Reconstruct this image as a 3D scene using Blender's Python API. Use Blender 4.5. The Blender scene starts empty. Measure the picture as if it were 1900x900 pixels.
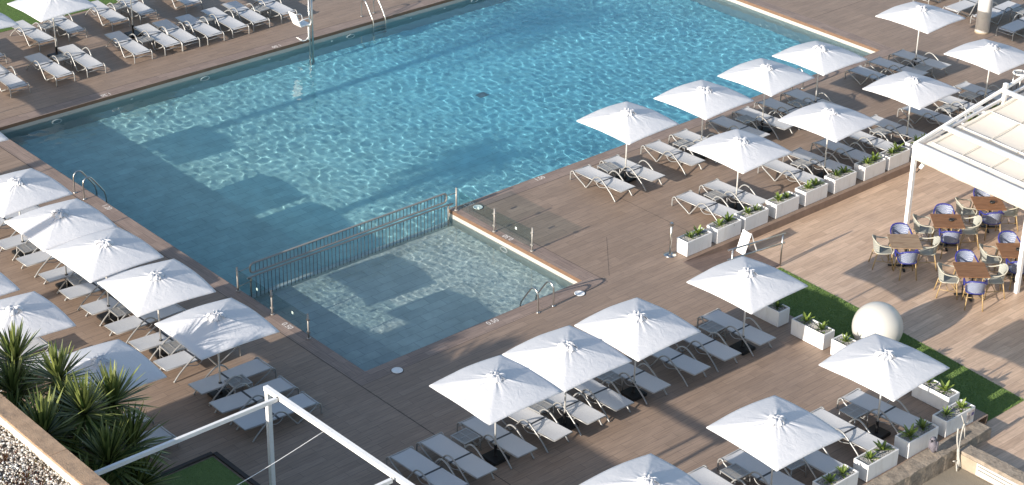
import bpy, bmesh, math, random
import numpy as np
from mathutils import Vector, Matrix

random.seed(11)
RNG = np.random.default_rng(5)
SC = bpy.context.scene
COL = SC.collection
R = math.radians
PI = math.pi

# ------------------------------------------------------------------ layout
# X runs along the long side of the pool, Y towards the far side, Z up, metres.
KX, KY = 6.857, 5.243          # paddling pool: 0..KX by 0..KY
PX, PY = 25.0, 17.73           # main pool: 0..PX by KY..PY
WATER = -0.22
RZ = -0.22                     # restaurant terrace level
SUN_AZ, SUN_EL = 2.2, 17.8

# ------------------------------------------------------------------ materials
def new_mat(name):
    m = bpy.data.materials.new(name)
    m.use_nodes = True
    return m, m.node_tree.nodes, m.node_tree.links

def P(n):
    return n['Principled BSDF']

def simple(name, col, rough=.5, metal=0., spec=.5, noise=.0, nscale=8., bump=0., bscale=60., coords='Object'):
    m, n, l = new_mat(name)
    b = P(n)
    b.inputs['Base Color'].default_value = (*col, 1)
    b.inputs['Roughness'].default_value = rough
    b.inputs['Metallic'].default_value = metal
    b.inputs['Specular IOR Level'].default_value = spec
    tc = n.new('ShaderNodeTexCoord')
    if noise:
        t = n.new('ShaderNodeTexNoise'); t.inputs['Scale'].default_value = nscale; t.inputs['Detail'].default_value = 6
        l.new(tc.outputs[coords], t.inputs['Vector'])
        mx = n.new('ShaderNodeMix'); mx.data_type = 'RGBA'
        mx.inputs['A'].default_value = (*[c * (1 - noise) for c in col], 1)
        mx.inputs['B'].default_value = (*[min(1, c * (1 + noise)) for c in col], 1)
        l.new(t.outputs['Fac'], mx.inputs['Factor'])
        l.new(mx.outputs['Result'], b.inputs['Base Color'])
    if bump:
        t2 = n.new('ShaderNodeTexNoise'); t2.inputs['Scale'].default_value = bscale; t2.inputs['Detail'].default_value = 4
        l.new(tc.outputs[coords], t2.inputs['Vector'])
        bp = n.new('ShaderNodeBump'); bp.inputs['Strength'].default_value = bump; bp.inputs['Distance'].default_value = .02
        l.new(t2.outputs['Fac'], bp.inputs['Height']); l.new(bp.outputs['Normal'], b.inputs['Normal'])
    return m

def planks(name, c1, c2, mortar, bw, rh, streak, rough=.55, stain=.25, stain_col=(.1, .08, .07), rot=0.):
    """wood-look porcelain planks running along X with grain streaks and blotchy wear"""
    m, n, l = new_mat(name)
    b = P(n); b.inputs['Roughness'].default_value = rough; b.inputs['Specular IOR Level'].default_value = .35
    tc = n.new('ShaderNodeTexCoord')
    mp0 = n.new('ShaderNodeMapping'); mp0.inputs['Rotation'].default_value = (0, 0, rot)
    l.new(tc.outputs['Object'], mp0.inputs['Vector'])
    br = n.new('ShaderNodeTexBrick'); br.offset = .37; br.offset_frequency = 2
    br.inputs['Scale'].default_value = 1; br.inputs['Brick Width'].default_value = bw; br.inputs['Row Height'].default_value = rh
    br.inputs['Mortar Size'].default_value = .0035; br.inputs['Mortar Smooth'].default_value = .3
    br.inputs['Color1'].default_value = (*c1, 1); br.inputs['Color2'].default_value = (*c2, 1); br.inputs['Mortar'].default_value = (*mortar, 1)
    l.new(mp0.outputs[0], br.inputs['Vector'])
    mp = n.new('ShaderNodeMapping'); mp.inputs['Scale'].default_value = (1.1, 16, 1)
    l.new(mp0.outputs[0], mp.inputs['Vector'])
    g = n.new('ShaderNodeTexNoise'); g.inputs['Scale'].default_value = 1.6; g.inputs['Detail'].default_value = 8; g.inputs['Roughness'].default_value = .7
    l.new(mp.outputs[0], g.inputs['Vector'])
    r1 = n.new('ShaderNodeMapRange'); r1.inputs['From Min'].default_value = .3; r1.inputs['From Max'].default_value = .7
    r1.inputs['To Min'].default_value = 1 - streak; r1.inputs['To Max'].default_value = 1 + streak
    l.new(g.outputs['Fac'], r1.inputs['Value'])
    mul = n.new('ShaderNodeVectorMath'); mul.operation = 'SCALE'
    l.new(br.outputs['Color'], mul.inputs[0]); l.new(r1.outputs[0], mul.inputs['Scale'])
    s = n.new('ShaderNodeTexNoise'); s.inputs['Scale'].default_value = .55; s.inputs['Detail'].default_value = 7; s.inputs['Roughness'].default_value = .65
    l.new(tc.outputs['Object'], s.inputs['Vector'])
    r2 = n.new('ShaderNodeMapRange'); r2.inputs['From Min'].default_value = .42; r2.inputs['From Max'].default_value = .75
    r2.inputs['To Max'].default_value = stain
    l.new(s.outputs['Fac'], r2.inputs['Value'])
    mx = n.new('ShaderNodeMix'); mx.data_type = 'RGBA'; mx.inputs['B'].default_value = (*stain_col, 1)
    l.new(r2.outputs[0], mx.inputs['Factor']); l.new(mul.outputs[0], mx.inputs['A'])
    l.new(mx.outputs['Result'], b.inputs['Base Color'])
    bp = n.new('ShaderNodeBump'); bp.inputs['Strength'].default_value = .25; bp.inputs['Distance'].default_value = .004
    l.new(g.outputs['Fac'], bp.inputs['Height']); l.new(bp.outputs[0], b.inputs['Normal'])
    return m

M = {}
M['deck'] = planks('deck_planks', (.305, .222, .166), (.26, .187, .138), (.10, .076, .062), 1.2, .2, .24, stain=.38, stain_col=(.17, .128, .102))
M['coping'] = planks('coping_planks', (.30, .222, .18), (.24, .175, .142), (.09, .07, .06), .6, .2, .3, stain=.3, stain_col=(.16, .12, .10))
M['coping_y'] = planks('coping_planks_turned', (.30, .222, .18), (.24, .175, .142), (.09, .07, .06), .6, .2, .3, stain=.3, stain_col=(.16, .12, .10), rot=PI / 2)
M['ramp'] = planks('ramp_planks', (.235, .165, .13), (.19, .13, .102), (.09, .07, .06), 1.2, .2, .3, stain=.3, stain_col=(.14, .10, .085))
M['terrace'] = planks('terrace_planks', (.61, .44, .315), (.47, .33, .23), (.28, .20, .148), 1.2, .2, .26, rough=.4, stain=.3, stain_col=(.34, .24, .175))
M['edge_brown'] = simple('brown_edge_tile', (.17, .10, .062), .5, noise=.25, nscale=6)
M['riser'] = simple('riser_tile', (.26, .18, .135), .6, noise=.3, nscale=5)
M['cream_tile'] = simple('cream_band_tile', (.42, .41, .37), .35, noise=.06, nscale=3)
M['steel'] = simple('brushed_steel', (.50, .49, .47), .28, metal=1.)
M['alu'] = simple('grey_painted_aluminium', (.31, .305, .295), .34, metal=.25, spec=.5)
M['alu_pole'] = simple('pale_pole', (.72, .70, .66), .35, metal=.3)
M['bar'] = simple('dark_bars', (.13, .125, .115), .45, metal=.2)
M['galv'] = simple('satin_steel', (.33, .31, .285), .45, metal=.35)
M['black'] = simple('black_plastic', (.012, .012, .013), .45)
M['dark_bar'] = simple('dark_hinge', (.03, .03, .033), .5)
M['sling'] = simple('grey_sling_fabric', (.50, .50, .505), .75, noise=.04, nscale=30, bump=.15, bscale=400)
M['white_paint'] = simple('white_paint', (.82, .81, .79), .35, noise=.03, nscale=3)
M['planter'] = simple('white_planter_shell', (.78, .765, .745), .38, noise=.035, nscale=2.5)
def grime(m, col, scale, amount):
    n, l = m.node_tree.nodes, m.node_tree.links; b = P(n); src = b.inputs['Base Color'].links[0].from_socket
    tc = n.new('ShaderNodeTexCoord'); mp = n.new('ShaderNodeMapping'); mp.inputs['Scale'].default_value = scale
    oi = n.new('ShaderNodeObjectInfo'); ad = n.new('ShaderNodeVectorMath'); l.new(tc.outputs['Object'], ad.inputs[0]); l.new(oi.outputs['Location'], ad.inputs[1]); l.new(ad.outputs[0], mp.inputs[0])
    t = n.new('ShaderNodeTexNoise'); t.inputs['Scale'].default_value = 1; t.inputs['Detail'].default_value = 7; t.inputs['Roughness'].default_value = .7; l.new(mp.outputs[0], t.inputs['Vector'])
    r = n.new('ShaderNodeMapRange'); r.inputs['From Min'].default_value = .5; r.inputs['From Max'].default_value = .78; r.inputs['To Max'].default_value = amount; l.new(t.outputs['Fac'], r.inputs['Value'])
    mx = n.new('ShaderNodeMix'); mx.data_type = 'RGBA'; mx.inputs['B'].default_value = (*col, 1); l.new(r.outputs[0], mx.inputs['Factor']); l.new(src, mx.inputs['A']); l.new(mx.outputs['Result'], b.inputs['Base Color'])
grime(M['planter'], (.40, .33, .25), (9, 9, 2.2), .3)
grime(M['white_paint'], (.45, .40, .33), (7, 7, 7), .3)
M['concrete'] = simple('weathered_concrete', (.30, .245, .19), .9, noise=.5, nscale=7, bump=.8, bscale=18)
grime(M['concrete'], (.07, .062, .05), (5, 5, 9), .9); grime(M['concrete'], (.42, .36, .28), (2.3, 2.3, 4), .6)
grime(M['deck'], (.135, .10, .08), (1.3, 3.2, 1), .3); grime(M['terrace'], (.36, .25, .18), (1.1, 2.4, 1), .35)
M['plaster'] = simple('stained_cream_plaster', (.36, .30, .22), .85, noise=.25, nscale=4, bump=.3, bscale=20)
M['patio'] = simple('patio_screed', (.25, .215, .165), .9, noise=.3, nscale=1.6, bump=.4, bscale=40)
M['cap_stone'] = simple('sandstone_coping', (.36, .245, .16), .85, noise=.45, nscale=5, bump=.5, bscale=40)
grime(M['cap_stone'], (.07, .06, .055), (3.2, 2.0, 3), .85); grime(M['cap_stone'], (.46, .34, .24), (5, 5, 5), .5)
M['render'] = simple('cream_render', (.62, .56, .47), .8, noise=.08, nscale=2)
M['awning'] = None
M['old_white'] = simple('old_white_board', (.50, .48, .44), .6, noise=.15, nscale=4)
M['sphere'] = simple('cream_globe', (.54, .52, .475), .34, noise=.02, nscale=2)
M['joint'] = simple('dark_joint', (.045, .037, .033), .8)
M['mark'] = simple('white_road_paint', (.72, .66, .60), .7, noise=.3, nscale=40)
M['bamboo'] = simple('bamboo_look_tube', (.38, .26, .115), .4, noise=.3, nscale=25)
M['cream_cane'] = simple('cream_cane', (.42, .395, .32), .5, noise=.08, nscale=30)
M['blue_cane'] = simple('blue_cane', (.028, .03, .20), .45, noise=.2, nscale=30)
M['black_iron'] = simple('black_iron', (.015, .015, .016), .5)
M['bark'] = simple('yucca_bark', (.17, .125, .085), .95, noise=.4, nscale=10, bump=.6, bscale=20)
M['roof_felt'] = simple('roof_bed', (.16, .14, .12), .95, noise=.4, nscale=4)
M['driftwood'] = simple('bleached_branch', (.42, .40, .36), .8, noise=.25, nscale=18)
M['drain'] = simple('dark_drain', (.09, .15, .18), .6)
M['soil'] = simple('pot_soil', (.17, .16, .15), 1., noise=.4, nscale=20)
M['purple'] = simple('purple_print', (.12, .10, .22), .6)
M['notice'] = simple('pale_notice', (.70, .60, .54), .6, noise=.05)
M['ink'] = simple('brown_ink', (.22, .15, .13), .7)

def weave(name, c1, c2, scale, rough=.55):
    m, n, l = new_mat(name); b = P(n); b.inputs['Roughness'].default_value = rough
    tc = n.new('ShaderNodeTexCoord'); ch = n.new('ShaderNodeTexChecker')
    ch.inputs['Scale'].default_value = scale; ch.inputs['Color1'].default_value = (*c1, 1); ch.inputs['Color2'].default_value = (*c2, 1)
    l.new(tc.outputs['Object'], ch.inputs['Vector']); l.new(ch.outputs['Color'], b.inputs['Base Color'])
    return m
M['blue_weave'] = weave('blue_white_weave', (.05, .07, .17), (.36, .39, .44), 46)
M['cream_weave'] = weave('cream_grey_weave', (.36, .345, .29), (.21, .23, .22), 46)

def cloth(name, col, trans, nscale=5, bump=.0):
    m, n, l = new_mat(name); b = P(n)
    b.inputs['Base Color'].default_value = (*col, 1); b.inputs['Roughness'].default_value = .8; b.inputs['Specular IOR Level'].default_value = .2
    tr = n.new('ShaderNodeBsdfTranslucent'); tr.inputs['Color'].default_value = (*col, 1)
    mx = n.new('ShaderNodeMixShader'); mx.inputs[0].default_value = trans
    l.new(b.outputs[0], mx.inputs[1]); l.new(tr.outputs[0], mx.inputs[2])
    l.new(mx.outputs[0], n['Material Output'].inputs['Surface'])
    tc = n.new('ShaderNodeTexCoord')
    if bump:
        mp = n.new('ShaderNodeMapping'); mp.inputs['Scale'].default_value = (1, 1, .3)
        t = n.new('ShaderNodeTexNoise'); t.inputs['Scale'].default_value = nscale; t.inputs['Detail'].default_value = 5; t.inputs['Distortion'].default_value = 1.2
        l.new(tc.outputs['Object'], mp.inputs[0]); l.new(mp.outputs[0], t.inputs['Vector'])
        bp = n.new('ShaderNodeBump'); bp.inputs['Strength'].default_value = bump; bp.inputs['Distance'].default_value = .03
        l.new(t.outputs['Fac'], bp.inputs['Height']); l.new(bp.outputs[0], b.inputs['Normal'])
    return m
M['canopy'] = cloth('white_canopy_cloth', (.80, .80, .815), .25, 7, .3)
M['awning'] = cloth('cream_awning_cloth', (.82, .77, .68), .25, 3, .15)
M['valance'] = cloth('cream_valance_cloth', (.55, .51, .43), .2, 3, .1)

def wood_top(name, c1, c2):
    m, n, l = new_mat(name); b = P(n); b.inputs['Roughness'].default_value = .65; b.inputs['Specular IOR Level'].default_value = .2
    tc = n.new('ShaderNodeTexCoord'); mp = n.new('ShaderNodeMapping'); mp.inputs['Scale'].default_value = (2, 22, 2)
    t = n.new('ShaderNodeTexNoise'); t.inputs['Scale'].default_value = 1.5; t.inputs['Detail'].default_value = 8; t.inputs['Distortion'].default_value = .6
    l.new(tc.outputs['Object'], mp.inputs[0]); l.new(mp.outputs[0], t.inputs['Vector'])
    cr = n.new('ShaderNodeValToRGB'); cr.color_ramp.elements[0].position = .32; cr.color_ramp.elements[1].position = .68
    cr.color_ramp.elements[0].color = (*c1, 1); cr.color_ramp.elements[1].color = (*c2, 1)
    l.new(t.outputs['Fac'], cr.inputs[0]); l.new(cr.outputs[0], b.inputs['Base Color'])
    return m
M['table_top'] = wood_top('brown_wood_top', (.15, .072, .036), (.27, .145, .078))
M['table_top_pale'] = wood_top('worn_wood_top', (.20, .13, .08), (.38, .28, .19))

def leafmat(name, c1, c2, rough=.45, trans=.2):
    m, n, l = new_mat(name); b = P(n); b.inputs['Roughness'].default_value = rough
    at = n.new('ShaderNodeAttribute'); at.attribute_name = 'tint'
    mx = n.new('ShaderNodeMix'); mx.data_type = 'RGBA'
    mx.inputs['A'].default_value = (*c1, 1); mx.inputs['B'].default_value = (*c2, 1)
    l.new(at.outputs['Fac'], mx.inputs['Factor']); l.new(mx.outputs['Result'], b.inputs['Base Color'])
    tr = n.new('ShaderNodeBsdfTranslucent'); l.new(mx.outputs['Result'], tr.inputs['Color'])
    ms = n.new('ShaderNodeMixShader'); ms.inputs[0].default_value = trans
    l.new(b.outputs[0], ms.inputs[1]); l.new(tr.outputs[0], ms.inputs[2]); l.new(ms.outputs[0], n['Material Output'].inputs['Surface'])
    return m
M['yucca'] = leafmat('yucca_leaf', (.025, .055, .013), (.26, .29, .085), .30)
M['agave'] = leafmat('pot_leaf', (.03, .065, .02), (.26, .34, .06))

def tintmat(name, stops, rough=.8, bump=0):
    m, n, l = new_mat(name); b = P(n); b.inputs['Roughness'].default_value = rough
    at = n.new('ShaderNodeAttribute'); at.attribute_name = 'tint'
    cr = n.new('ShaderNodeValToRGB'); e = cr.color_ramp.elements
    e[0].position, e[0].color = stops[0][0], (*stops[0][1], 1)
    e[1].position, e[1].color = stops[-1][0], (*stops[-1][1], 1)
    for ps, c in stops[1:-1]:
        x = e.new(ps); x.color = (*c, 1)
    l.new(at.outputs['Fac'], cr.inputs[0]); l.new(cr.outputs[0], b.inputs['Base Color'])
    return m
M['pebbles'] = tintmat('mixed_pebbles', [(0, (.17, .145, .125)), (.25, (.34, .29, .24)), (.5, (.46, .42, .37)), (.8, (.62, .60, .56)), (1, (.74, .73, .70))])
M['pot_gravel'] = tintmat('grey_pot_gravel', [(0, (.18, .18, .18)), (.4, (.30, .30, .295)), (.8, (.44, .43, .41)), (1, (.62, .57, .47))])
M['sedum'] = tintmat('roof_sedum', [(0, (.12, .03, .02)), (.5, (.22, .06, .03)), (1, (.16, .17, .03))])

def grassmat():
    m, n, l = new_mat('artificial_turf'); b = P(n); b.inputs['Roughness'].default_value = .8; b.inputs['Specular IOR Level'].default_value = .15
    at = n.new('ShaderNodeAttribute'); at.attribute_name = 'tint'
    mx = n.new('ShaderNodeMix'); mx.data_type = 'RGBA'
    mx.inputs['A'].default_value = (.11, .18, .045, 1); mx.inputs['B'].default_value = (.24, .33, .10, 1)
    l.new(at.outputs['Fac'], mx.inputs['Factor']); l.new(mx.outputs['Result'], b.inputs['Base Color'])
    return m
M['turf'] = grassmat()
M['lawn'] = simple('sunny_lawn', (.075, .14, .02), .9, noise=.5, nscale=9, bump=1., bscale=90)
M['turf_base'] = simple('turf_backing', (.12, .19, .05), .9, noise=.4, nscale=30, bump=.6, bscale=200)

def poolmat(name, cols, deep=None):
    t1, t2, t3 = cols
    m, n, l = new_mat(name); b = P(n); b.inputs['Roughness'].default_value = .5
    tc = n.new('ShaderNodeTexCoord'); br = n.new('ShaderNodeTexBrick')
    br.inputs['Scale'].default_value = 1; br.inputs['Brick Width'].default_value = .62; br.inputs['Row Height'].default_value = .31
    br.inputs['Mortar Size'].default_value = .006
    br.inputs['Color1'].default_value = (*t1, 1); br.inputs['Color2'].default_value = (*t2, 1); br.inputs['Mortar'].default_value = (*t3, 1)
    l.new(tc.outputs['Object'], br.inputs['Vector'])
    t = n.new('ShaderNodeTexNoise'); t.inputs['Scale'].default_value = 1.7; t.inputs['Detail'].default_value = 8; t.inputs['Roughness'].default_value = .7
    l.new(tc.outputs['Object'], t.inputs['Vector'])
    r = n.new('ShaderNodeMapRange'); r.inputs['From Min'].default_value = .3; r.inputs['From Max'].default_value = .7; r.inputs['To Min'].default_value = .78; r.inputs['To Max'].default_value = 1.12
    l.new(t.outputs['Fac'], r.inputs['Value'])
    mu = n.new('ShaderNodeVectorMath'); mu.operation = 'SCALE'; l.new(br.outputs['Color'], mu.inputs[0]); l.new(r.outputs[0], mu.inputs['Scale'])
    if deep:                                   # tiles tinted bluer along X, standing in for light absorbed by deeper water
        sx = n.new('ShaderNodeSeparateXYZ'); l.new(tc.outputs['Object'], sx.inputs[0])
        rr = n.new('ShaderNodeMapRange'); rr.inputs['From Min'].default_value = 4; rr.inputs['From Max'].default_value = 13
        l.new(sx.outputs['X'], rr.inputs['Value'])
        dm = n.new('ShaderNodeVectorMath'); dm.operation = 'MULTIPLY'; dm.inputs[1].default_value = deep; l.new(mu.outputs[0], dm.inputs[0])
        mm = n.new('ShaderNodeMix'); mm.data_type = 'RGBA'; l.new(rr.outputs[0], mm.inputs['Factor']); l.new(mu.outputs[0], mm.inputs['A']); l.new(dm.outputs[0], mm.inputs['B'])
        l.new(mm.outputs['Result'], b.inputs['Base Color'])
    else:
        l.new(mu.outputs[0], b.inputs['Base Color'])
    return m
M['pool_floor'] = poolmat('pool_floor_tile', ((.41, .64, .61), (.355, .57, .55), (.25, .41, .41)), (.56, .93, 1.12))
M['paddling_floor'] = poolmat('paddling_floor_tile', ((.57, .63, .58), (.48, .54, .51), (.30, .34, .34)))
M['pool_wall'] = simple('pool_wall_tile', (.27, .34, .34), .4, noise=.1, nscale=2)

def glassmat():
    m, n, l = new_mat('tinted_glass'); n.remove(P(n))
    tr = n.new('ShaderNodeBsdfTransparent'); tr.inputs['Color'].default_value = (.84, .89, .88, 1)
    gl = n.new('ShaderNodeBsdfGlossy'); gl.inputs['Roughness'].default_value = .02
    mx = n.new('ShaderNodeMixShader'); mx.inputs[0].default_value = .05; l.new(tr.outputs[0], mx.inputs[1]); l.new(gl.outputs[0], mx.inputs[2])
    l.new(mx.outputs[0], n['Material Output'].inputs['Surface'])
    return m
M['glass'] = glassmat()

def watermat():
    m, n, l = new_mat('pool_water'); n.remove(P(n)); out = n['Material Output']
    g = n.new('ShaderNodeBsdfGlass'); g.inputs['Roughness'].default_value = 0; g.inputs['IOR'].default_value = 1.333
    l.new(g.outputs[0], out.inputs['Surface'])
    g.inputs['Color'].default_value = (.93, .985, 1., 1)
    return m
M['water'] = watermat()

# ------------------------------------------------------------------ mesh helpers
class MB:
    """collects shapes and links them as ONE mesh object"""
    def __init__(s):
        s.v, s.f, s.sm = [], [], []
    def add(s, vs, fs, smooth=False):
        k = len(s.v); s.v += [tuple(v) for v in vs]
        s.f += [tuple(k + i for i in f) for f in fs]; s.sm += [smooth] * len(fs)
        return s
    def box(s, c, d, rz=0., bev=0.):
        x, y, z = [a / 2 for a in d]
        if bev:
            bm = bmesh.new(); bmesh.ops.create_cube(bm, size=1)
            for v in bm.verts: v.co = Vector((v.co.x * d[0], v.co.y * d[1], v.co.z * d[2]))
            bmesh.ops.bevel(bm, geom=bm.edges[:], offset=bev, segments=2, affect='EDGES')
            bm.verts.index_update()
            vs = [v.co.copy() for v in bm.verts]; fs = [[v.index for v in f.verts] for f in bm.faces]; bm.free()
        else:
            vs = [Vector((sx * x, sy * y, sz * z)) for sx in (-1, 1) for sy in (-1, 1) for sz in (-1, 1)]
            fs = [(0, 1, 3, 2), (4, 6, 7, 5), (0, 4, 5, 1), (2, 3, 7, 6), (0, 2, 6, 4), (1, 5, 7, 3)]
        cs, sn = math.cos(rz), math.sin(rz)
        return s.add([(c[0] + v.x * cs - v.y * sn, c[1] + v.x * sn + v.y * cs, c[2] + v.z) for v in vs], fs)
    def beam(s, a, b, w, h=None, up=(0, 0, 1)):
        a, b = Vector(a), Vector(b); h = h or w
        d = (b - a).normalized(); u = Vector(up)
        if abs(d.dot(u)) > .95: u = Vector((1, 0, 0))
        sd = d.cross(u).normalized(); u = sd.cross(d)
        vs = [p + sd * (i * w / 2) + u * (j * h / 2) for p in (a, b) for i, j in ((-1, -1), (1, -1), (1, 1), (-1, 1))]
        return s.add(vs, [(3, 2, 1, 0), (4, 5, 6, 7), (0, 1, 5, 4), (1, 2, 6, 5), (2, 3, 7, 6), (3, 0, 4, 7)])
    def tube(s, pts, r, n=8, closed=False, cap=True):
        pts = [Vector(p) for p in pts]; N = len(pts)
        rr = r if hasattr(r, '__len__') else [r] * N
        ring = []; u = None
        for i, p in enumerate(pts):
            if closed: d = (pts[(i + 1) % N] - pts[i - 1])
            else: d = (pts[min(i + 1, N - 1)] - pts[max(i - 1, 0)])
            d.normalize()
            if u is None:
                u = Vector((0, 0, 1)) if abs(d.z) < .9 else Vector((1, 0, 0))
            u = (u - d * u.dot(d)).normalized(); w = d.cross(u)
            ring.append([p + (u * math.cos(2 * PI * k / n) + w * math.sin(2 * PI * k / n)) * rr[i] for k in range(n)])
        vs = [v for q in ring for v in q]; fs = []
        for i in range(N if closed else N - 1):
            j = (i + 1) % N
            for k in range(n):
                fs.append((i * n + k, i * n + (k + 1) % n, j * n + (k + 1) % n, j * n + k))
        s.add(vs, fs, True)
        if cap and not closed:
            k = len(s.v) - N * n
            s.f += [tuple(k + i for i in range(n))[::-1], tuple(k + (N - 1) * n + i for i in range(n))]; s.sm += [False, False]
        return s
    def lathe(s, prof, n=24, c=(0, 0, 0)):
        vs, fs = [], []
        for r, z in prof:
            for k in range(n):
                a = 2 * PI * k / n; vs.append((c[0] + r * math.cos(a), c[1] + r * math.sin(a), c[2] + z))
        for i in range(len(prof) - 1):
            for k in range(n):
                fs.append((i * n + k, i * n + (k + 1) % n, (i + 1) * n + (k + 1) % n, (i + 1) * n + k))
        fs.append(tuple(range(n))[::-1]); fs.append(tuple((len(prof) - 1) * n + k for k in range(n)))
        return s.add(vs, fs, True)
    def ball(s, c, r, sc=(1, 1, 1), n=16):
        pr = [(math.sin(PI * i / n), -math.cos(PI * i / n)) for i in range(1, n)]
        k = len(s.v); s.lathe(pr, n * 2)
        for i in range(k, len(s.v)):
            v = s.v[i]; s.v[i] = (c[0] + v[0] * r * sc[0], c[1] + v[1] * r * sc[1], c[2] + v[2] * r * sc[2])
        return s
    def mesh(s, name, mat):
        me = bpy.data.meshes.new(name); me.from_pydata(s.v, [], s.f); me.materials.append(mat)
        me.polygons.foreach_set('use_smooth', s.sm); me.update()
        return me
    def build(s, name, mat, parent=None):
        return link(name, s.mesh(name, mat), parent)

def link(name, me, parent=None):
    o = bpy.data.objects.new(name, me); COL.objects.link(o)
    if parent: o.parent = parent
    return o

def tag(o, label, cat, group=None, kind=None):
    if label: o['label'] = label
    if cat: o['category'] = cat
    if group: o['group'] = group
    if kind: o['kind'] = kind
    return o

def empty(name, loc=(0, 0, 0), rz=0.):
    o = bpy.data.objects.new(name, None); COL.objects.link(o)
    o.location = loc; o.rotation_euler = (0, 0, rz); o.empty_display_size = .2
    return o

def dup(o, parent=None):
    c = o.copy(); COL.objects.link(c)
    if parent: c.parent = parent
    for ch in o.children: dup(ch, c)
    return c

def structure(mb, name, mat):
    o = mb.build(name, mat); o['kind'] = 'structure'; return o

def smooth_path(pts, n=6):
    """Catmull-Rom through pts"""
    P_ = [Vector(p) for p in pts]; out = []
    for i in range(len(P_) - 1):
        p0 = P_[max(i - 1, 0)]; p1 = P_[i]; p2 = P_[i + 1]; p3 = P_[min(i + 2, len(P_) - 1)]
        for k in range(n):
            t = k / n
            out.append(.5 * ((2 * p1) + (p2 - p0) * t + (2 * p0 - 5 * p1 + 4 * p2 - p3) * t * t + (3 * p1 - p0 - 3 * p2 + p3) * t ** 3))
    out.append(P_[-1]); return out

def np_mesh(name, V, F, mat, smooth=False, tint=None):
    me = bpy.data.meshes.new(name); V = np.asarray(V, np.float32); F = np.asarray(F, np.int32); n = F.shape[1]
    me.vertices.add(len(V)); me.vertices.foreach_set('co', V.ravel())
    me.loops.add(F.size); me.loops.foreach_set('vertex_index', F.ravel())
    me.polygons.add(len(F)); me.polygons.foreach_set('loop_start', np.arange(0, F.size, n, dtype=np.int32))
    me.polygons.foreach_set('loop_total', np.full(len(F), n, dtype=np.int32))
    me.polygons.foreach_set('use_smooth', np.full(len(F), smooth, dtype=bool))
    if tint is not None:
        a = me.attributes.new('tint', 'FLOAT', 'POINT'); a.data.foreach_set('value', np.asarray(tint, np.float32))
    me.update(); me.materials.append(mat); return me

ORD = ['', 'first', 'second', 'third', 'fourth', 'fifth', 'sixth', 'seventh', 'eighth', 'ninth', 'tenth', 'eleventh', 'twelfth', 'thirteenth']

# ------------------------------------------------------------------ camera, light, world
cam = bpy.data.cameras.new('camera'); co = bpy.data.objects.new('camera', cam); COL.objects.link(co); SC.camera = co
F_, yaw, pitch, roll = 3617.79, .843618457, .478290041, .0156725884
d = Vector((math.cos(yaw) * math.cos(pitch), math.sin(yaw) * math.cos(pitch), -math.sin(pitch)))
r = Vector((math.sin(yaw), -math.cos(yaw), 0)); u = r.cross(d)
r2 = r * math.cos(roll) + u * math.sin(roll); u2 = -r * math.sin(roll) + u * math.cos(roll)
co.matrix_world = Matrix(((r2.x, u2.x, -d.x, -23.152), (r2.y, u2.y, -d.y, -31.0552), (r2.z, u2.z, -d.z, 23.4211), (0, 0, 0, 1)))
cam.lens = 36 * F_ / 1900; cam.clip_end = 1000; cam.clip_start = .5

w = bpy.data.worlds.new('World'); SC.world = w; w.use_nodes = True
nt = w.node_tree; sky = nt.nodes.new('ShaderNodeTexSky'); sky.sky_type = 'NISHITA'; sky.sun_disc = False
sky.sun_elevation = R(SUN_EL)
sky.sun_rotation = R(90) - R(SUN_AZ + 180)
nt.links.new(sky.outputs[0], nt.nodes['Background'].inputs[0]); nt.nodes['Background'].inputs[1].default_value = .138
L = bpy.data.lights.new('sun', 'SUN'); L.energy = 5.0; L.angle = R(.5); L.color = (1., .92, .82)
lo = bpy.data.objects.new('sun', L); COL.objects.link(lo)
sd = Vector((math.cos(R(SUN_AZ)) * math.cos(R(SUN_EL)), math.sin(R(SUN_AZ)) * math.cos(R(SUN_EL)), -math.sin(R(SUN_EL))))
lo.rotation_euler = sd.to_track_quat('-Z', 'Y').to_euler(); lo.location = (-30, 0, 20)
L.cycles.is_caustics_light = True
SC.view_settings.view_transform = 'Standard'; SC.view_settings.look = 'None'
SC.view_settings.exposure = .68; SC.view_settings.gamma = 1
SC.render.engine = 'CYCLES'; SC.cycles.max_bounces = 10; SC.cycles.use_denoising = True
SC.cycles.transparent_max_bounces = 12; SC.cycles.sample_clamp_indirect = 6

# ------------------------------------------------------------------ ground setting
def sheet(polys, z):
    mb = MB()
    for x0, y0, x1, y1 in polys:
        mb.add([(x0, y0, z), (x1, y0, z), (x1, y1, z), (x0, y1, z)], [(0, 1, 2, 3)])
    return mb
XE = 9.53                      # deck edge towards the terrace
structure(sheet([(-150, -150, 250, 250)], -3.), 'ground', M['patio'])
CW = .46                       # coping width
deck = sheet([(-60, KY, -CW, PY + CW), (-60, PY + CW, 120, 140), (-60, -10.46, -CW, KY), (-CW, -10.46, KX + CW, -CW),
              (KX + CW, -10.46, XE, -.88), (KX + CW, -.88, 70, KY - CW), (PX + CW, KY - CW, 120, PY + CW)], 0)
structure(deck, 'pool_deck', M['deck'])
cp = sheet([(-CW, -CW, KX + CW, 0), (KX, KY - CW, PX + CW, KY), (-CW, PY, PX + CW, PY + CW)], 0)
structure(cp, 'pool_coping', M['coping'])
cp = sheet([(-CW, 0, 0, PY), (KX, 0, KX + CW, KY - CW), (PX, KY, PX + CW, PY)], 0)
structure(cp, 'pool_coping_ends', M['coping_y'])
j = MB()
def jl(a, b, wd=.016):
    a, b = Vector((*a, .003)), Vector((*b, .003)); s = (b - a).normalized().cross(Vector((0, 0, 1))) * wd / 2
    j.add([a - s, b - s, b + s, a + s], [(3, 2, 1, 0)])
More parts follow.
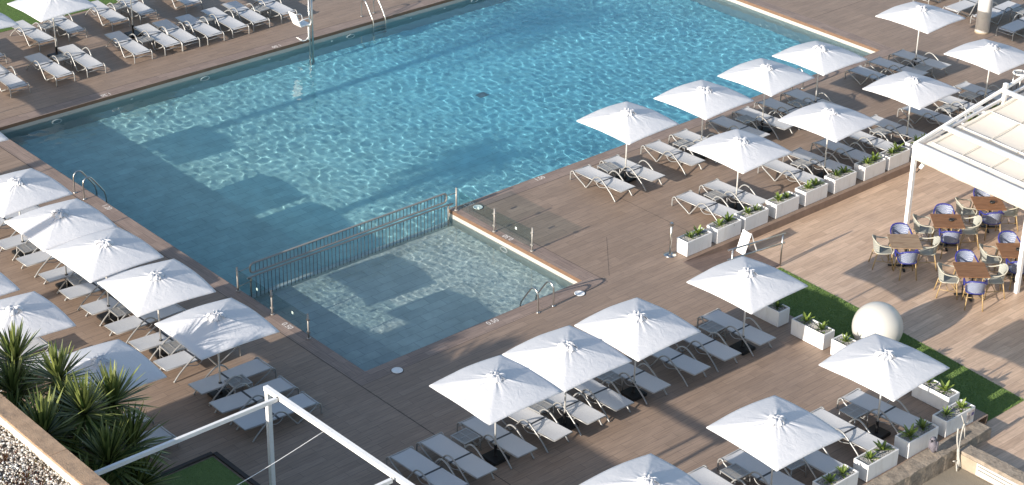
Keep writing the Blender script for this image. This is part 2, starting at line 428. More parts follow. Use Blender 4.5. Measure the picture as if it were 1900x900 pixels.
jl((-CW, -10.4), (-CW, PY + CW)); jl((-CW, PY + CW), (PX + CW, PY + CW), .012); jl((KX + CW, -CW), (KX + CW, KY - CW), .01)
jl((KX + CW, KY - CW), (PX + CW, KY - CW), .01); jl((-CW, -CW), (KX + CW, -CW), .008)
jl((9.0, 1.34), (7.56, -.26), .006); jl((-CW - 9, 5.0), (-CW, 5.0), .012); jl((10.9, -.6), (10.9, 4.7), .01); jl((PX + CW, 8.6), (60, 8.6), .012)
structure(j, 'deck_joint', M['joint'])

# deck edge step, ramp, terrace, turf strip, wall, patio
mb = MB()
mb.box(((XE + 45) / 2 + 3, -.905, -.115), (45 - XE + 6, .05, .225)); structure(mb, 'deck_step', M['riser'])
mb = MB(); mb.box((XE + .02, -6.4, -.115), (.04, 8.1, .225)); structure(mb, 'deck_edge', M['riser'])
mb = MB(); mb.add([(XE, -2.4, 0), (11.68, -2.4, RZ + .004), (11.68, -.93, RZ + .004), (XE, -.93, 0)], [(0, 1, 2, 3)])
mb.add([(XE, -2.4, 0), (XE, -2.4, RZ), (11.68, -2.4, RZ)], [(0, 1, 2)])
structure(mb, 'ramp', M['ramp'])
structure(sheet([(XE - .2, -60, 120, -.9), (8.3, -60, XE - .2, -10.7)], RZ), 'restaurant_terrace', M['terrace'])
structure(sheet([(-60, -60, 8.0, -10.7)], -.42), 'lower_patio', M['patio'])

def turf(name, poly, z, n, h, mat_base, label):
    """flat turf backing with short blades over it"""
    xs = [p[0] for p in poly]; ys = [p[1] for p in poly]
    mb = MB(); mb.add([(x, y, z) for x, y in poly], [tuple(range(len(poly)))])
    V = []; F = []; T = []
    def inside(x, y):
        c = False; k = len(poly) - 1
        for i in range(len(poly)):
            if (poly[i][1] > y) != (poly[k][1] > y) and x < (poly[k][0] - poly[i][0]) * (y - poly[i][1]) / (poly[k][1] - poly[i][1]) + poly[i][0]: c = not c
            k = i
        return c
    q = 0
    X = RNG.uniform(min(xs), max(xs), n); Y = RNG.uniform(min(ys), max(ys), n)
    for x, y in zip(X, Y):
        if not inside(x, y): continue
        a = random.uniform(0, 2 * PI); s = random.uniform(.006, .011); hh = h * random.uniform(.6, 1.2)
        lx, ly = random.gauss(0, .012), random.gauss(0, .012)
        V += [(x - s * math.cos(a), y - s * math.sin(a), z), (x + s * math.cos(a), y + s * math.sin(a), z), (x + lx, y + ly, z + hh)]
        F.append((q, q + 1, q + 2)); q += 3
        t = random.random(); T += [t * .6, t * .6, t]
    b = structure(mb, 'turf_bed', mat_base)
    o = link(name, np_mesh(name, V, F, M['turf'], False, T)); tag(o, None, None, None, 'stuff'); o['label'] = label
    return o
turf('grass', [(XE + .05, -2.47), (11.56, -2.47), (11.47, -5.0), (11.2, -8.3), (11.03, -10.42), (XE + .05, -10.42)], RZ + .006, 42000, .018, M['turf_base'], 'dark green artificial grass strip beside the white globe lamp')
mb = MB(); mb.box((-6.7, -.62, .02), (4.2, .1, .05)); mb.box((-4.55, -2.9, .02), (.1, 4.5, .05)); structure(mb, 'turf_kerb', M['joint'])
turf('grass', [(-8.6, -6), (-4.65, -6), (-4.65, -.72), (-8.6, -.72)], .008, 12000, .016, M['turf_base'], 'shaded green grass patch under the near white frame')
mb = MB(); mb.add([(-20, 24.5, .006), (8.6, 24.55, .006), (11.5, 26, .006), (11, 40, .006), (-20, 40, .006)], [(0, 1, 2, 3, 4)])
structure(mb, 'lawn', M['lawn'])

# ------------------------------------------------------------------ pool shell
def recv(o):
    o.cycles.is_caustics_receiver = True; return o
def fz(x): return -1.27 - .013 * x        # main pool floor slopes down along X
mb = MB()
N = 10
for i in range(N):
    x0, x1 = PX * i / N, PX * (i + 1) / N
    mb.add([(x0, KY, fz(x0)), (x1, KY, fz(x1)), (x1, PY, fz(x1)), (x0, PY, fz(x0))], [(0, 1, 2, 3)])
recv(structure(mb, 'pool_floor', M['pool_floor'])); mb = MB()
mb.add([(0, 0, -.72), (KX, 0, -.72), (KX, KY - .12, -.72), (0, KY - .12, -.72)], [(0, 1, 2, 3)])
mb.add([(0, KY - .12, -.72), (KX, KY - .12, -.72), (KX, KY - .12, -.55), (0, KY - .12, -.55)], [(0, 1, 2, 3)])
mb.add([(0, KY - .12, -.55), (KX, KY - .12, -.55), (KX, KY + .05, -.55), (0, KY + .05, -.55)], [(0, 1, 2, 3)])
mb.add([(0, KY + .05, -.55), (KX, KY + .05, -.55), (KX, KY + .05, -2), (0, KY + .05, -2)], [(0, 1, 2, 3)])
recv(structure(mb, 'paddling_floor', M['paddling_floor']))
loop = [(0, 0), (KX, 0), (KX, KY), (PX, KY), (PX, PY), (0, PY)]
def wallring(z0, z1, name, mat, off=0.):
    mb = MB()
    for k in range(6):
        a, b = Vector((*loop[k], 0)), Vector((*loop[(k + 1) % 6], 0)); t = (b - a).normalized()
        nrm = Vector((-t.y, t.x, 0)) * off
        a2, b2 = a + nrm - t * off * 0, b + nrm
        mb.add([(a2.x, a2.y, z1), (b2.x, b2.y, z1), (b2.x, b2.y, z0), (a2.x, a2.y, z0)], [(0, 1, 2, 3)])
    return recv(structure(mb, name, mat))
wallring(-.105, 0, 'pool_rim', M['edge_brown'])
wallring(-.30, -.105, 'pool_tile_band', M['cream_tile'])
wallring(-3, -.30, 'pool_wall', M['pool_wall'])

# water surface: real waves, smooth shaded, refracts the sun onto the floor
dx, dy = KX / 230, KY / 176
nx, ny = int(math.ceil(PX / dx)) + 1, int(math.ceil(PY / dy)) + 1
xs, ys = np.arange(nx) * dx, np.arange(ny) * dy
X, Y = np.meshgrid(xs, ys)
def waves(l0, l1, slope, nw):
    z = np.zeros_like(X)
    for i in range(nw):
        lam = math.exp(RNG.uniform(math.log(l0), math.log(l1))); th = RNG.uniform(0, 2 * PI); k = 2 * PI / lam
        z += slope / math.sqrt(nw / 2) / k * np.sin(k * (X * math.cos(th) + Y * math.sin(th)) + RNG.uniform(0, 2 * PI))
    return z
M0, M1, MS = .21, .48, .0195
amp = 1 + .22 * np.sin(X * .33 + 1.1) * np.cos(Y * .41 + .4) + .12 * np.sin(X * .9 + Y * .7)
bl = np.clip((Y - KY + .5) / .6, 0, 1)        # finer ripples over the paddling pool
Z = waves(M0, M1, MS, 110) * amp * bl + waves(.13, .40, .026, 90) * (1 - bl)
V = np.stack([X, Y, Z + WATER], -1).reshape(-1, 3)
I = np.arange(nx * ny).reshape(ny, nx)
keep = (((X[:-1, :-1] + dx / 2) < KX) | ((Y[:-1, :-1] + dy / 2) > KY)).ravel()
Fq = np.stack([I[:-1, :-1], I[:-1, 1:], I[1:, 1:], I[1:, :-1]], -1).reshape(-1, 4)[keep]
wo = link('pool_water', np_mesh('pool_water', V, Fq, M['water'], True)); wo['kind'] = 'structure'
wo.cycles.is_caustics_caster = True

# ------------------------------------------------------------------ sun loungers
def make_lounger():
    root = empty('sun_lounger')
    hw = .315
    prof = [(0, 0), (.0, .20), (.02, .265), (.075, .305), (.135, .285), (.18, .235), (.56, .055), (.60, .022), (.64, .02), (.68, .05), (.90, .345), (.97, .43), (1.06, .485),
            (1.17, .49), (1.30, .435), (1.50, .30), (1.68, .16), (1.83, 0.0)]
    pts = smooth_path([(x, 0, z) for x, z in prof], 4)
    for sgn in (-1, 1):
        MB().tube([(p.x, sgn * hw, max(p.z, .012)) for p in pts], .0195, 8).build('side_frame', M['alu'], root)
    f = MB()
    for sgn in (-1, 1):
        f.tube([(.06, sgn * .275, .292), (.3, sgn * .275, .30), (1.09, sgn * .275, .315)], .015, 6)
        f.tube([(1.14, sgn * .275, .318), (1.5, sgn * .275, .333), (1.97, sgn * .275, .355)], .015, 6)
        f.tube(smooth_path([(1.0, sgn * .285, .30), (1.08, sgn * .29, .235), (1.2, sgn * .295, .215), (1.42, sgn * .30, .29), (1.53, sgn * .305, .285)], 4), .011, 6)
    f.tube([(.012, -hw, .19), (.012, hw, .19)], .014, 6)
    f.tube([(.075, -hw, .298), (.075, hw, .298)], .014, 6)
    f.tube([(1.53, -hw, .28), (1.53, hw, .28)], .012, 6)
    f.tube([(1.97, -.275, .355), (1.97, .275, .355)], .015, 6)
    f.build('sling_frame', M['alu'], root)
    def fabric(x0, x1, z0, z1, sag, drop, name):
        nxx, nyy = 14, 6; v, fc = [], []
        for i in range(nxx + 1):
            t = i / nxx; x = x0 + (x1 - x0) * t
            for k in range(nyy + 1):
                s = k / nyy; y = -.268 + .536 * s
                z = z0 + (z1 - z0) * t + .017 - sag * math.sin(PI * s) * math.sin(PI * min(1, max(0, t))) ** .6
                if drop and t < .12: z -= (1 - t / .12) ** 2 * drop
                v.append((x, y, z))
        for i in range(nxx):
            for k in range(nyy):
                q = i * (nyy + 1) + k; fc.append((q, q + nyy + 1, q + nyy + 2, q + 1))
        n0 = len(v); v += [(a, b, c - .006) for a, b, c in v]
        fc += [tuple(i + n0 for i in reversed(q)) for q in fc]
        mb = MB(); mb.add(v, fc, True); return mb.build(name, M['sling'], root)
    fabric(.02, 1.085, .292, .315, .022, .03, 'seat'); fabric(1.145, 1.975, .318, .357, .016, 0, 'backrest')
    MB().box((1.115, 0, .327), (.055, .60, .014)).build('hinge_bar', M['dark_bar'], root)
    return root

ROWS = {
 'R1': (-90, [(10.94, 4.49), (12.02, 4.45), (13.65, 4.44), (14.80, 4.47), (16.36, 4.47), (17.42, 4.45), (18.48, 4.49), (19.63, 4.46), (22.57, 4.41), (23.62, 4.48), (24.71, 4.42)]),
 'R2': (-90, [(11.95, 1.53), (13.04, 1.56), (15.3, 1.43), (16.39, 1.48), (17.58, 1.45), (18.67, 1.52), (19.92, 1.61), (21.47, 1.44), (22.84, 1.44), (24.11, 1.49)]),
 'B': (-90, [(-1.74, -3.44), (-.9, -3.42), (.27, -3.38), (1.22, -3.4), (2.3, -3.38), (3.18, -3.39), (4.29, -3.4), (5.49, -3.44), (6.6, -3.46), (7.72, -3.5)]),
 'C': (-90, [(7.47, -8.09), (6.23, -8.06), (4.88, -8.05), (3.63, -8.04), (2.55, -7.98)]),
 'L': (180, [(-1.75, 11.64), (-1.75, 10.43), (-1.77, 9.27), (-1.75, 8.14), (-1.79, 7.01), (-1.78, 6.07), (-1.82, 4.92), (-1.8, 3.79), (-1.82, 2.72)]),
 'N': (180, [(-1.76, 1.37), (-1.84, .35), (-1.85, -.52)]),
 'M': (180, [(-5.02, .37), (-5.05, 1.28), (-5.13, 5.48), (-5.12, 4.71)]),
 'T1': (90, [(1.8, 19.45), (3.3, 19.37), (4.38, 19.37), (6.11, 19.44), (7.21, 19.42), (7.84, 19.37), (8.74, 19.31), (9.71, 19.32), (10.57, 19.38), (11.72, 19.44)]),
 'T2': (90, [(2.39, 21.99), (4.32, 22.24), (5.46, 22.37), (7.03, 22.32), (8.11, 22.34), (9.78, 22.19)]),
 'Q': (0, [(29.43, 7.08), (29.16, 5.64), (29.27, 4.54), (29.0, 3.29)]),
}
LLAB = {
 'R1': ('grey sling lounger at the pool edge, {} from the glass balustrade', 'loungers along the deep pool edge'),
 'R2': ('grey sling lounger behind the row of white planters, {} from the steel bollard', 'loungers behind the planter row'),
 'B': ('grey sling lounger under the lower parasols, {} from the white beam frame', 'loungers below the paddling pool'),
 'C': ('grey sling lounger beside the corner planters, {} from the grass strip', 'loungers in the planter corner'),
 'L': ('grey sling lounger between poolside parasol poles and loop ladder, {} from the far end', 'loungers along the short pool side'),
 'N': ('shaded grey lounger behind the white beam frame, {} from the paddling pool', 'loungers behind the white beam frame'),
 'M': ('grey lounger half hidden by the spiky yuccas, {} from the low roof', 'loungers behind the yuccas'),
 'T1': ('pale lounger on the far bank, front row, {} counting towards the pool lift seat', 'front loungers on the far bank'),
 'T2': ('pale lounger on the far bank beside the lawn, back row, {} towards the lift', 'back loungers on the far bank'),
 'Q': ('pale lounger near the round white column, {} from the far end', 'loungers around the white column'),
}
proto = make_lounger(); first = True
for key, (ang, pl) in ROWS.items():
    for i, (x, y) in enumerate(pl):
        o = proto if first else dup(proto); first = False
        rz = R(ang + random.uniform(-2.2, 2.2))
        o.location = (x, y, 0); o.rotation_euler = (0, 0, rz)
        lab, grp = LLAB[key]
        tag(o, lab.format(ORD[i + 1]), 'sun lounger', grp)

# ------------------------------------------------------------------ side tables
def make_table():
    root = empty('side_table'); s = .215
    t = MB()
    for a in (-1, 1):
        t.box((a * s, 0, .355), (.035, 2 * s + .035, .025)); t.box((0, a * s, .355), (2 * s - .035, .035, .025))
    t.box((0, 0, .356), (.028, 2 * s - .04, .02)); t.box((0, 0, .3545), (2 * s - .04, .028, .018))
    for k in range(6):
        for q in (-1, 1):
            c = q * (.035 + k * .029)
            t.box((c, 0, .354), (.012, 2 * s - .04, .012)); t.box((0, c, .351), (2 * s - .04, .012, .012))
    t.build('table_top', M['alu'], root)
    for a in (-1, 1):
        for b in (-1, 1):
            MB().tube([(a * s, b * s, .345), (a * (s + .02), b * (s + .02), .0)], .014, 6).build('leg', M['alu'], root)
    st = MB()
    for a in (-1, 1): st.tube([(a * (s + .01), -s, .12), (a * (s + .01), s, .12)], .009, 6)
    st.build('stretcher', M['alu'], root)
    return root
TABS = [((11.51, 3.9), 'between the two loungers nearest the glass balustrade'), ((14.25, 3.65), 'in the sun under the second poolside parasol'), ((16.91, 3.7), 'under the third poolside parasol, between shaded loungers'),
        ((19.0, 3.51), 'under the poolside parasol nearest the far ladder'), ((24.15, 2.9), 'under the farthest poolside parasol past the ladder'), ((12.5, .75), 'behind the first planters, near the steel bollard'),
        ((15.85, .6), 'behind the fourth planter, between sunny loungers'), ((19.3, .6), 'behind the planter row, under the third parasol there'), ((22.2, .4), 'beside the awning rail, under crossing lounger arms'),
        ((23.48, .6), 'in the row behind the planters, farthest past the awning post'), ((7.2, -4.15), 'between the two loungers nearest the grass-side planters'), ((3.75, -4.19), 'under the second lower parasol, half in its shade'),
        ((-.33, -4.0), 'between shaded loungers under the nearest lower parasol'), ((1.72, -4.1), 'under the middle lower parasol edge'), ((6.9, -8.75), 'between corner loungers beside the wall planters'),
        ((3.13, -8.69), 'in deep shade beside the nearest corner parasol'), ((4.32, -9.2), 'dark under the corner parasol close to a planter'), ((-2.8, 1.0), 'in building shade behind the white beam frame'),
        ((6.72, 20.3), 'on the far bank between front loungers, fully sunlit top'), ((3.86, 20.6), 'on the far bank front row under the lone pole'), ((4.9, 23.3), 'on the far bank close to the lawn'),
        ((7.6, 23.4), 'on the far bank back row behind the second pole'), ((9.22, 20.6), 'on the far bank between the middle front loungers'), ((11.15, 20.25), 'on the far bank beside the pool lift seat'),
        ((-3.1, 5.5), 'under the third parasol of the short pool side'), ((-3.1, 3.25), 'under the parasol with the palm shadow neighbour'), ((-3.2, 9.83), 'under the farthest parasol of the short pool side'),
        ((-3.09, 7.53), 'under the second parasol beside the loop ladder'), ((30.8, 3.95), 'beyond the round white column')]
tp = make_table()
for i, ((x, y), where) in enumerate(TABS):
    o = tp if i == 0 else dup(tp); o.location = (x, y, 0); o.rotation_euler = (0, 0, R(random.uniform(-6, 6)))
    tag(o, 'low slatted side table ' + where, 'side table', 'side tables between the loungers')

# ------------------------------------------------------------------ parasols
ZH, ZC, ZM = 2.05, 1.76, 1.815
def canopy_mesh(seed):
    rs = random.Random(seed)
    nr, ns = 16, 12                         # radial, steps per half side
    ph = [rs.uniform(0, 6.28) for _ in range(12)]
    v, f = [], []
    na = 8 * ns
    for i in range(nr + 1):
        t = i / nr
        for a in range(na):
            s4 = ((a + 7 * ns) % na) / (2 * ns); k4 = int(s4); wq = (s4 - k4) * 2 - 1   # -1..1 across one panel, corner to corner
            def corner(k):
                an = PI / 4 + PI / 2 * k
                return Vector((math.cos(an) * 1.414, math.sin(an) * 1.414, ZC))
            e = corner(k4) * (.5 - wq / 2) + corner(k4 + 1) * (.5 + wq / 2)
            bow = 1 - abs(wq) ** 1.6
            e = Vector((e.x * (1 + .03 * bow), e.y * (1 + .03 * bow), ZC + (ZM - ZC) * bow))
            x, y = e.x * t, e.y * t
            z = ZH + (e.z - ZH) * (t ** 1.16)
            z -= .012 * (1 - wq * wq) * t * (1.1 - t) * 2
            ang = 2 * PI * a / na
            wr = sum(math.sin(ang * (9 + 5 * m) + ph[m] + t * (3 + m)) / (1 + .5 * m) for m in range(6))
            z += .0030 * wr * (.25 + 1.5 * math.exp(-((t - .22) / .2) ** 2)) * min(1, t * 8) + .0022 * math.sin(ang * 3 + ph[7]) * t
            z += .0035 * math.sin(t * 16 + ph[8] + math.sin(ang * 4 + ph[9]) * 2) * math.sin(ang * 2 + ph[10]) * t
            v.append((x, y, z))
    for i in range(nr):
        for a in range(na):
            b = (a + 1) % na; f.append((i * na + a, (i + 1) * na + a, (i + 1) * na + b, i * na + b))
    # narrow turned-down hem
    k0 = len(v); last = nr * na
    for a in range(na):
        x, y, z = v[last + a]; v.append((x * .997, y * .997, z - .022))
    for a in range(na):
        b = (a + 1) % na; f.append((last + a, k0 + a, k0 + b, last + b))
    mb = MB(); mb.add(v, f, True); me = mb.mesh('canopy', M['canopy'])
    return me
def cap_mesh(seed):
    """crumpled knot of cloth round the hub"""
    rs = random.Random(seed); mb = MB()
    n = 11
    for k in range(n):
        an = 2 * PI * k / n + rs.uniform(-.25, .25); wd = rs.uniform(.055, .095); ln = rs.uniform(.12, .21); tw = rs.uniform(-.6, .6); hh = rs.uniform(.02, .065)
        v = []; m1, m2 = 5, 4
        for i in range(m1 + 1):
            s = i / m1
            for j in range(m2 + 1):
                q = j / m2 - .5
                rr = .02 + ln * s; side = q * wd * 2 * (.5 + .8 * s) + tw * .03 * s
                z = ZH + .035 + hh * math.sin(PI * min(1, s * 1.05)) - .055 * s + .03 * math.sin(q * 7 + k * 2.1 + s * 3)
                v.append((math.cos(an) * rr - math.sin(an) * side, math.sin(an) * rr + math.cos(an) * side, z))
        f = [(i * (m2 + 1) + j, (i + 1) * (m2 + 1) + j, (i + 1) * (m2 + 1) + j + 1, i * (m2 + 1) + j + 1) for i in range(m1) for j in range(m2)]
        mb.add(v, f, True)
    mb.ball((0, 0, ZH + .04), .045, (1, 1, .8), 8)
    return mb.mesh('vent_cap', M['canopy'])
CAN = [canopy_mesh(s) for s in (1, 2, 3, 4)]; CAP = [cap_mesh(s) for s in (5, 6, 7)]
pole_me = MB().tube([(0, 0, .10), (0, 0, ZH + .02)], .021, 10).mesh('pole', M['alu_pole'])
hubs = MB(); hubs.lathe([(.024, 1.62), (.045, 1.63), (.045, 1.70), (.024, 1.71)], 12); hub_me = hubs.mesh('hub', M['black'])
b_ = MB(); b_.box((0, 0, .04), (.46, .46, .08), 0, .015); base_me = b_.mesh('base', M['black'])
s_ = MB(); s_.lathe([(.05, .08), (.036, .10), (.032, .33), (.04, .335), (.04, .36), (.03, .365)], 14); stub_me = s_.mesh('pole_socket', M['black'])
def rib_mesh(corner):
    mb = MB(); e = Vector((1.39, 0, ZC - .012)) if corner else Vector((1.01, 0, ZM - .012))
    pts = [Vector((e.x * t, 0, ZH - .03 + (e.z - ZH + .015) * t ** 1.22)) for t in (0.02, .25, .5, .75, 1)]
    mb.tube(pts, .008, 6); m = pts[2]; mb.tube([(.04, 0, 1.66), m], .006, 6)
    return mb.mesh('rib', M['alu_pole'])
ribs = (rib_mesh(False), rib_mesh(True))
UMB = []
def parasol(x, y, label, group, yaw=0., z0=0.):
    root = empty('parasol', (x, y, z0), 0)
    i = len(UMB); q = random.randrange(4)
    tilt = empty('x') if False else None
    for nm, me in (('canopy', CAN[i % 4]), ('vent_cap', CAP[i % 3])):
        o = link(nm, me, root); o.rotation_euler = (0, 0, q * PI / 2)
    link('pole', pole_me, root); link('hub', hub_me, root)
    bs = link('base', base_me, root); link('pole_socket', stub_me, bs)
    for k in range(8):
        o = link('rib', ribs[k % 2], root); o.rotation_euler = (0, 0, k * PI / 4)
    root.rotation_euler = (R(random.uniform(-.8, .8)), R(random.uniform(-.8, .8)), R(yaw))
    tag(root, label, 'parasol', group); UMB.append(root); return root
g = 'white square parasols around the pools'
for i, (x, y) in enumerate([(11.81, 3.54), (14.6, 3.3), (17.2, 3.32), (19.52, 3.28)]):
    parasol(x, y, 'white parasol overlapping the deep pool edge, %s from the glass balustrade' % ORD[i + 1], g, (2, 1, 3, 0)[i])
for i, (x, y) in enumerate([(12.81, .29), (16.14, .03), (19.72, -.02), (23.6, .12)]):
    parasol(x, y, 'white parasol behind the planter row, %s from the steel bollard' % ORD[i + 1], g, (1, 3, 2, 0)[i])
parasol(24.59, 3.51, 'white parasol beyond the pool corner, nearest the round white column', g, 2)
for (x, y), lb in zip([(7.45, -4.92), (6.99, -9.35), (3.24, -9.59), (-.34, -9.44)],
        ['white parasol beside the ramp handrail and grass-side planters', 'white parasol in front of the white globe lamp', 'white parasol beside the wall planters, above corner loungers', 'white parasol cut off by the bottom of the view, half shaded']):
    parasol(x, y, lb, g, random.uniform(-3, 3))
for i, (x, y) in enumerate([(-.05, -4.67), (1.96, -4.67), (4.03, -4.73)]):
    parasol(x, y, 'white parasol of the overlapping lower trio, %s from the white beam frame' % ORD[i + 1], g, (-1, 0, 1)[i])
for i, ((x, y), lb) in enumerate(zip([(-2.75, 14.2), (-3.15, 10.22), (-3.19, 7.94), (-3.22, 5.91), (-3.13, 3.71), (-3.13, 1.24)],
        ['white parasol tip at the far corner of the short pool side', 'white parasol just before the loop ladder on the short pool side', 'white parasol crossed by a shadow band beside the loop ladder',
         'fully sunlit white parasol third from the paddling pool corner', 'white parasol over sunny loungers beside the barrier post', 'white parasol with spiky yucca shadows on its cloth'])):
    parasol(x, y, lb, g, (0, 2, -1, 1, -4, -2)[i])
parasol(-1.35, 21.5, 'white parasol off the view, shading far bank lounger heads', g, 0)
parasol(-2.9, 18.55, 'white parasol off the far corner, shading the far bank', g, 0)
parasol(-6.41, 4.36, 'white parasol directly behind the tallest yucca heads', g, -2)
parasol(-6.07, 1.25, 'wholly shaded bluish white parasol behind the yuccas', g, -1)
parasol(-6.59, 6.6, 'white parasol edge cut off beside the short pool side rows', g, 1)
parasol(1.55, 21.55, 'white parasol tip on the far bank beside the lawn corner', g, 1)
parasol(4.2, 21.5, 'white parasol on the far bank shading the lawn edge', g, 2)
parasol(7.05, 21.6, 'parasol on the far bank showing only its pole', g, 0)

# ------------------------------------------------------------------ planters and their plants
def stones(cx, cy, wx, wy, z, n, r0, r1, mat, name, tint_fn=None, rnd=None):
    base = np.array([(1, 0, 0), (-1, 0, 0), (0, 1, 0), (0, -1, 0), (0, 0, 1), (0, 0, -1)], float)
    fc = np.array([(0, 2, 4), (2, 1, 4), (1, 3, 4), (3, 0, 4), (2, 0, 5), (1, 2, 5), (3, 1, 5), (0, 3, 5)])
    rg = np.random.default_rng(rnd)
    c = np.stack([rg.uniform(cx - wx / 2, cx + wx / 2, n), rg.uniform(cy - wy / 2, cy + wy / 2, n), z + rg.uniform(-.3, .5, n) * r0], -1)
    rad = rg.uniform(r0, r1, n)
    v = base[None] * (rad[:, None, None] * rg.uniform(.6, 1.25, (n, 6, 1)))
    a = rg.uniform(0, 2 * PI, n); ca, sa = np.cos(a)[:, None], np.sin(a)[:, None]
    tl = rg.uniform(-.6, .6, n)[:, None]
    x, y, zz = v[..., 0], v[..., 1], v[..., 2]
    zz2 = zz * np.cos(tl) + x * np.sin(tl); x2 = x * np.cos(tl) - zz * np.sin(tl)
    v = np.stack([x2 * ca - y * sa, x2 * sa + y * ca, zz2 * .75], -1) + c[:, None]
    F = (fc[None] + 6 * np.arange(n)[:, None, None]).reshape(-1, 3)
    t = np.clip(rg.beta(2, 2, n), 0, 1) if tint_fn is None else tint_fn(c, rg)
    return np_mesh(name, v.reshape(-1, 3), F, mat, True, np.repeat(t, 6))
def make_planter(Lx):
    root = empty('planter'); W, H, t = .40, .42, .035
    mb = MB()
    o = [(-Lx / 2, -W / 2), (Lx / 2, -W / 2), (Lx / 2, W / 2), (-Lx / 2, W / 2)]
    i_ = [(x - t * (1 if x > 0 else -1), y - t * (1 if y > 0 else -1)) for x, y in o]
    tp_ = .985
    v = [(x * tp_, y * tp_, 0.01) for x, y in o] + [(x, y, H) for x, y in o] + [(x, y, H) for x, y in i_] + [(x, y, H - .05) for x, y in i_]
    f = []
    for k in range(4):
        n_ = (k + 1) % 4
        f += [(k, n_, 4 + n_, 4 + k), (4 + k, 4 + n_, 8 + n_, 8 + k), (8 + k, 8 + n_, 12 + n_, 12 + k)]
    f.append((3, 2, 1, 0)); mb.add(v, f)
    me = mb.mesh('box', M['planter'])
    bm = bmesh.new(); bm.from_mesh(me); bmesh.ops.bevel(bm, geom=[e for e in bm.edges if all(vv.co.z > H - .001 for vv in e.verts) or (abs(e.verts[0].co.z - e.verts[1].co.z) > .3)], offset=.008, segments=2, affect='EDGES'); bm.to_mesh(me); bm.free()
    link('box', me, root)
    sb = MB(); sb.add([(x, y, H - .04) for x, y in i_], [(0, 1, 2, 3)]); sb.build('soil', M['soil'], root)
    g_ = link('gravel', stones(0, 0, Lx - 2 * t - .03, W - 2 * t - .03, H - .030, 1500, .010, .017, M['pot_gravel'], 'gravel',
                               lambda c, rg: np.clip(rg.beta(2, 2, len(c)) + .5 * np.exp(-((c[:, 0] + .12) ** 2 + (c[:, 1] + .04) ** 2) / .012), 0, 1), int(Lx * 100)), root)
    g_['kind'] = 'stuff'
    return root
def rosette(n, ln, wd, seed, up, mat, name, droop=.5, z0=0., stiff=1., tone=(0, 1)):
    rs = random.Random(seed); V, F, T = [], [], []
    for k in range(n):
        a = k * 2.39996 + rs.uniform(-.3, .3)
        lift = up[0] + (up[1] - up[0]) * ((k + .5) / n) ** .8 + rs.uniform(-.12, .12)
        l_ = ln * rs.uniform(.75, 1.15); w_ = wd * rs.uniform(.8, 1.2); m = 5; tn = tone[0] + (tone[1] - tone[0]) * rs.random()
        k0 = len(V); x, z, an = .01, z0 + .02 * k / n, lift
        for i in range(m + 1):
            s = i / m; wv = w_ * (math.sin(PI * (.18 + .72 * s)) if i < m else .08)
            cx, cy = math.cos(a), math.sin(a)
            for q in (-1, 0, 1):
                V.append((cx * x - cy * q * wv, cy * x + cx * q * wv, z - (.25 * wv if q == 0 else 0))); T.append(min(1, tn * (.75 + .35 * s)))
            x += math.cos(an) * l_ / m; z += math.sin(an) * l_ / m; an -= droop / m * (1.4 - lift * .5) * rs.uniform(.6, 1.3)
        for i in range(m):
            for q in (0, 1):
                b = k0 + i * 3 + q; F.append((b, b + 1, b + 4, b + 3))
    return np_mesh(name, V, F, mat, True, T)
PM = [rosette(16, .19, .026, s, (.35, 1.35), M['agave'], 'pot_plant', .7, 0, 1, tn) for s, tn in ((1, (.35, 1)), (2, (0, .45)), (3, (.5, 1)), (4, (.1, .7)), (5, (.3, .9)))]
pl_protos = {}
def planter(cx, cy, Lx, rz, label, plabels, offs=(-.24, .2), z0=0.):
    key = round(Lx, 2)
    if key not in pl_protos: pl_protos[key] = make_planter(Lx); o = pl_protos[key]
    else: o = dup(pl_protos[key])
    o.location = (cx, cy, z0); o.rotation_euler = (0, 0, rz); tag(o, label, 'planter', 'white rectangular planters')
    for k, of in enumerate(offs):
        me = random.choice(PM)
        p = link('pot_plant', me); p.location = (cx + math.cos(rz) * of + random.uniform(-.02, .02), cy + math.sin(rz) * of + random.uniform(-.03, .03), z0 + .375)
        p.rotation_euler = (0, 0, random.uniform(0, 6)); sc = random.uniform(.95, 1.4); p.scale = (sc, sc, sc * 1.05)
        tag(p, 'spiky green plant %s' % plabels[k], 'plant', 'small spiky plants in the planters')
    return o
xs_ = [9.79, 10.91, 11.97, 13.2, 14.38, 15.59, 16.87, 17.94, 19.12, 20.3, 21.5, 22.7]
for i, x in enumerate(xs_):
    wh = 'terrace-edge planter %s from the bollard' % ORD[i + 1]
    planter(x + .475, -.78 + .17, .93, 0, 'white planter in the long terrace-edge row, %s from the steel bollard' % ORD[i + 1],
            ['in the %s, bollard end' % wh, 'in the %s, awning end' % wh], (-.17, .15))
G_ = [(-4.27, 'under the parasol by the handrail'), (-5.68, 'with one sunlit half, facing the globe lamp'), (-6.92, 'peeping out just in front of the globe lamp'), (-8.13, 'hidden under the parasol before the globe lamp'), (-9.33, 'nearest the corner, with its long side to the loungers')]
for y, wh in G_:
    planter(9.07, y, 1.02, PI / 2, 'white planter along the grass strip, ' + wh, ['in planter %s, wall end' % wh.split(',')[0], 'in planter %s, ramp end' % wh.split(',')[0]], (-.26, .22))
W_ = [(8.55, 'bearing a printed notice beside the grass'), (7.25, 'just behind the bird figure'), (5.88, 'second from the bird figure'), (4.55, 'third from the bird figure'), (3.3, 'farthest from the bird figure')]
WP = []
for x, wh in W_:
    WP.append(planter(x, -10.22, 1.03, 0, 'white planter on the concrete wall edge, ' + wh, ['in the planter %s, patio end' % wh, 'in the planter %s, grass end' % wh], (-.24, .22)))
nb = MB(); nb.box((.36, -.2025, .235), (.26, .004, .26)); no = nb.build('notice', M['notice'], WP[0])
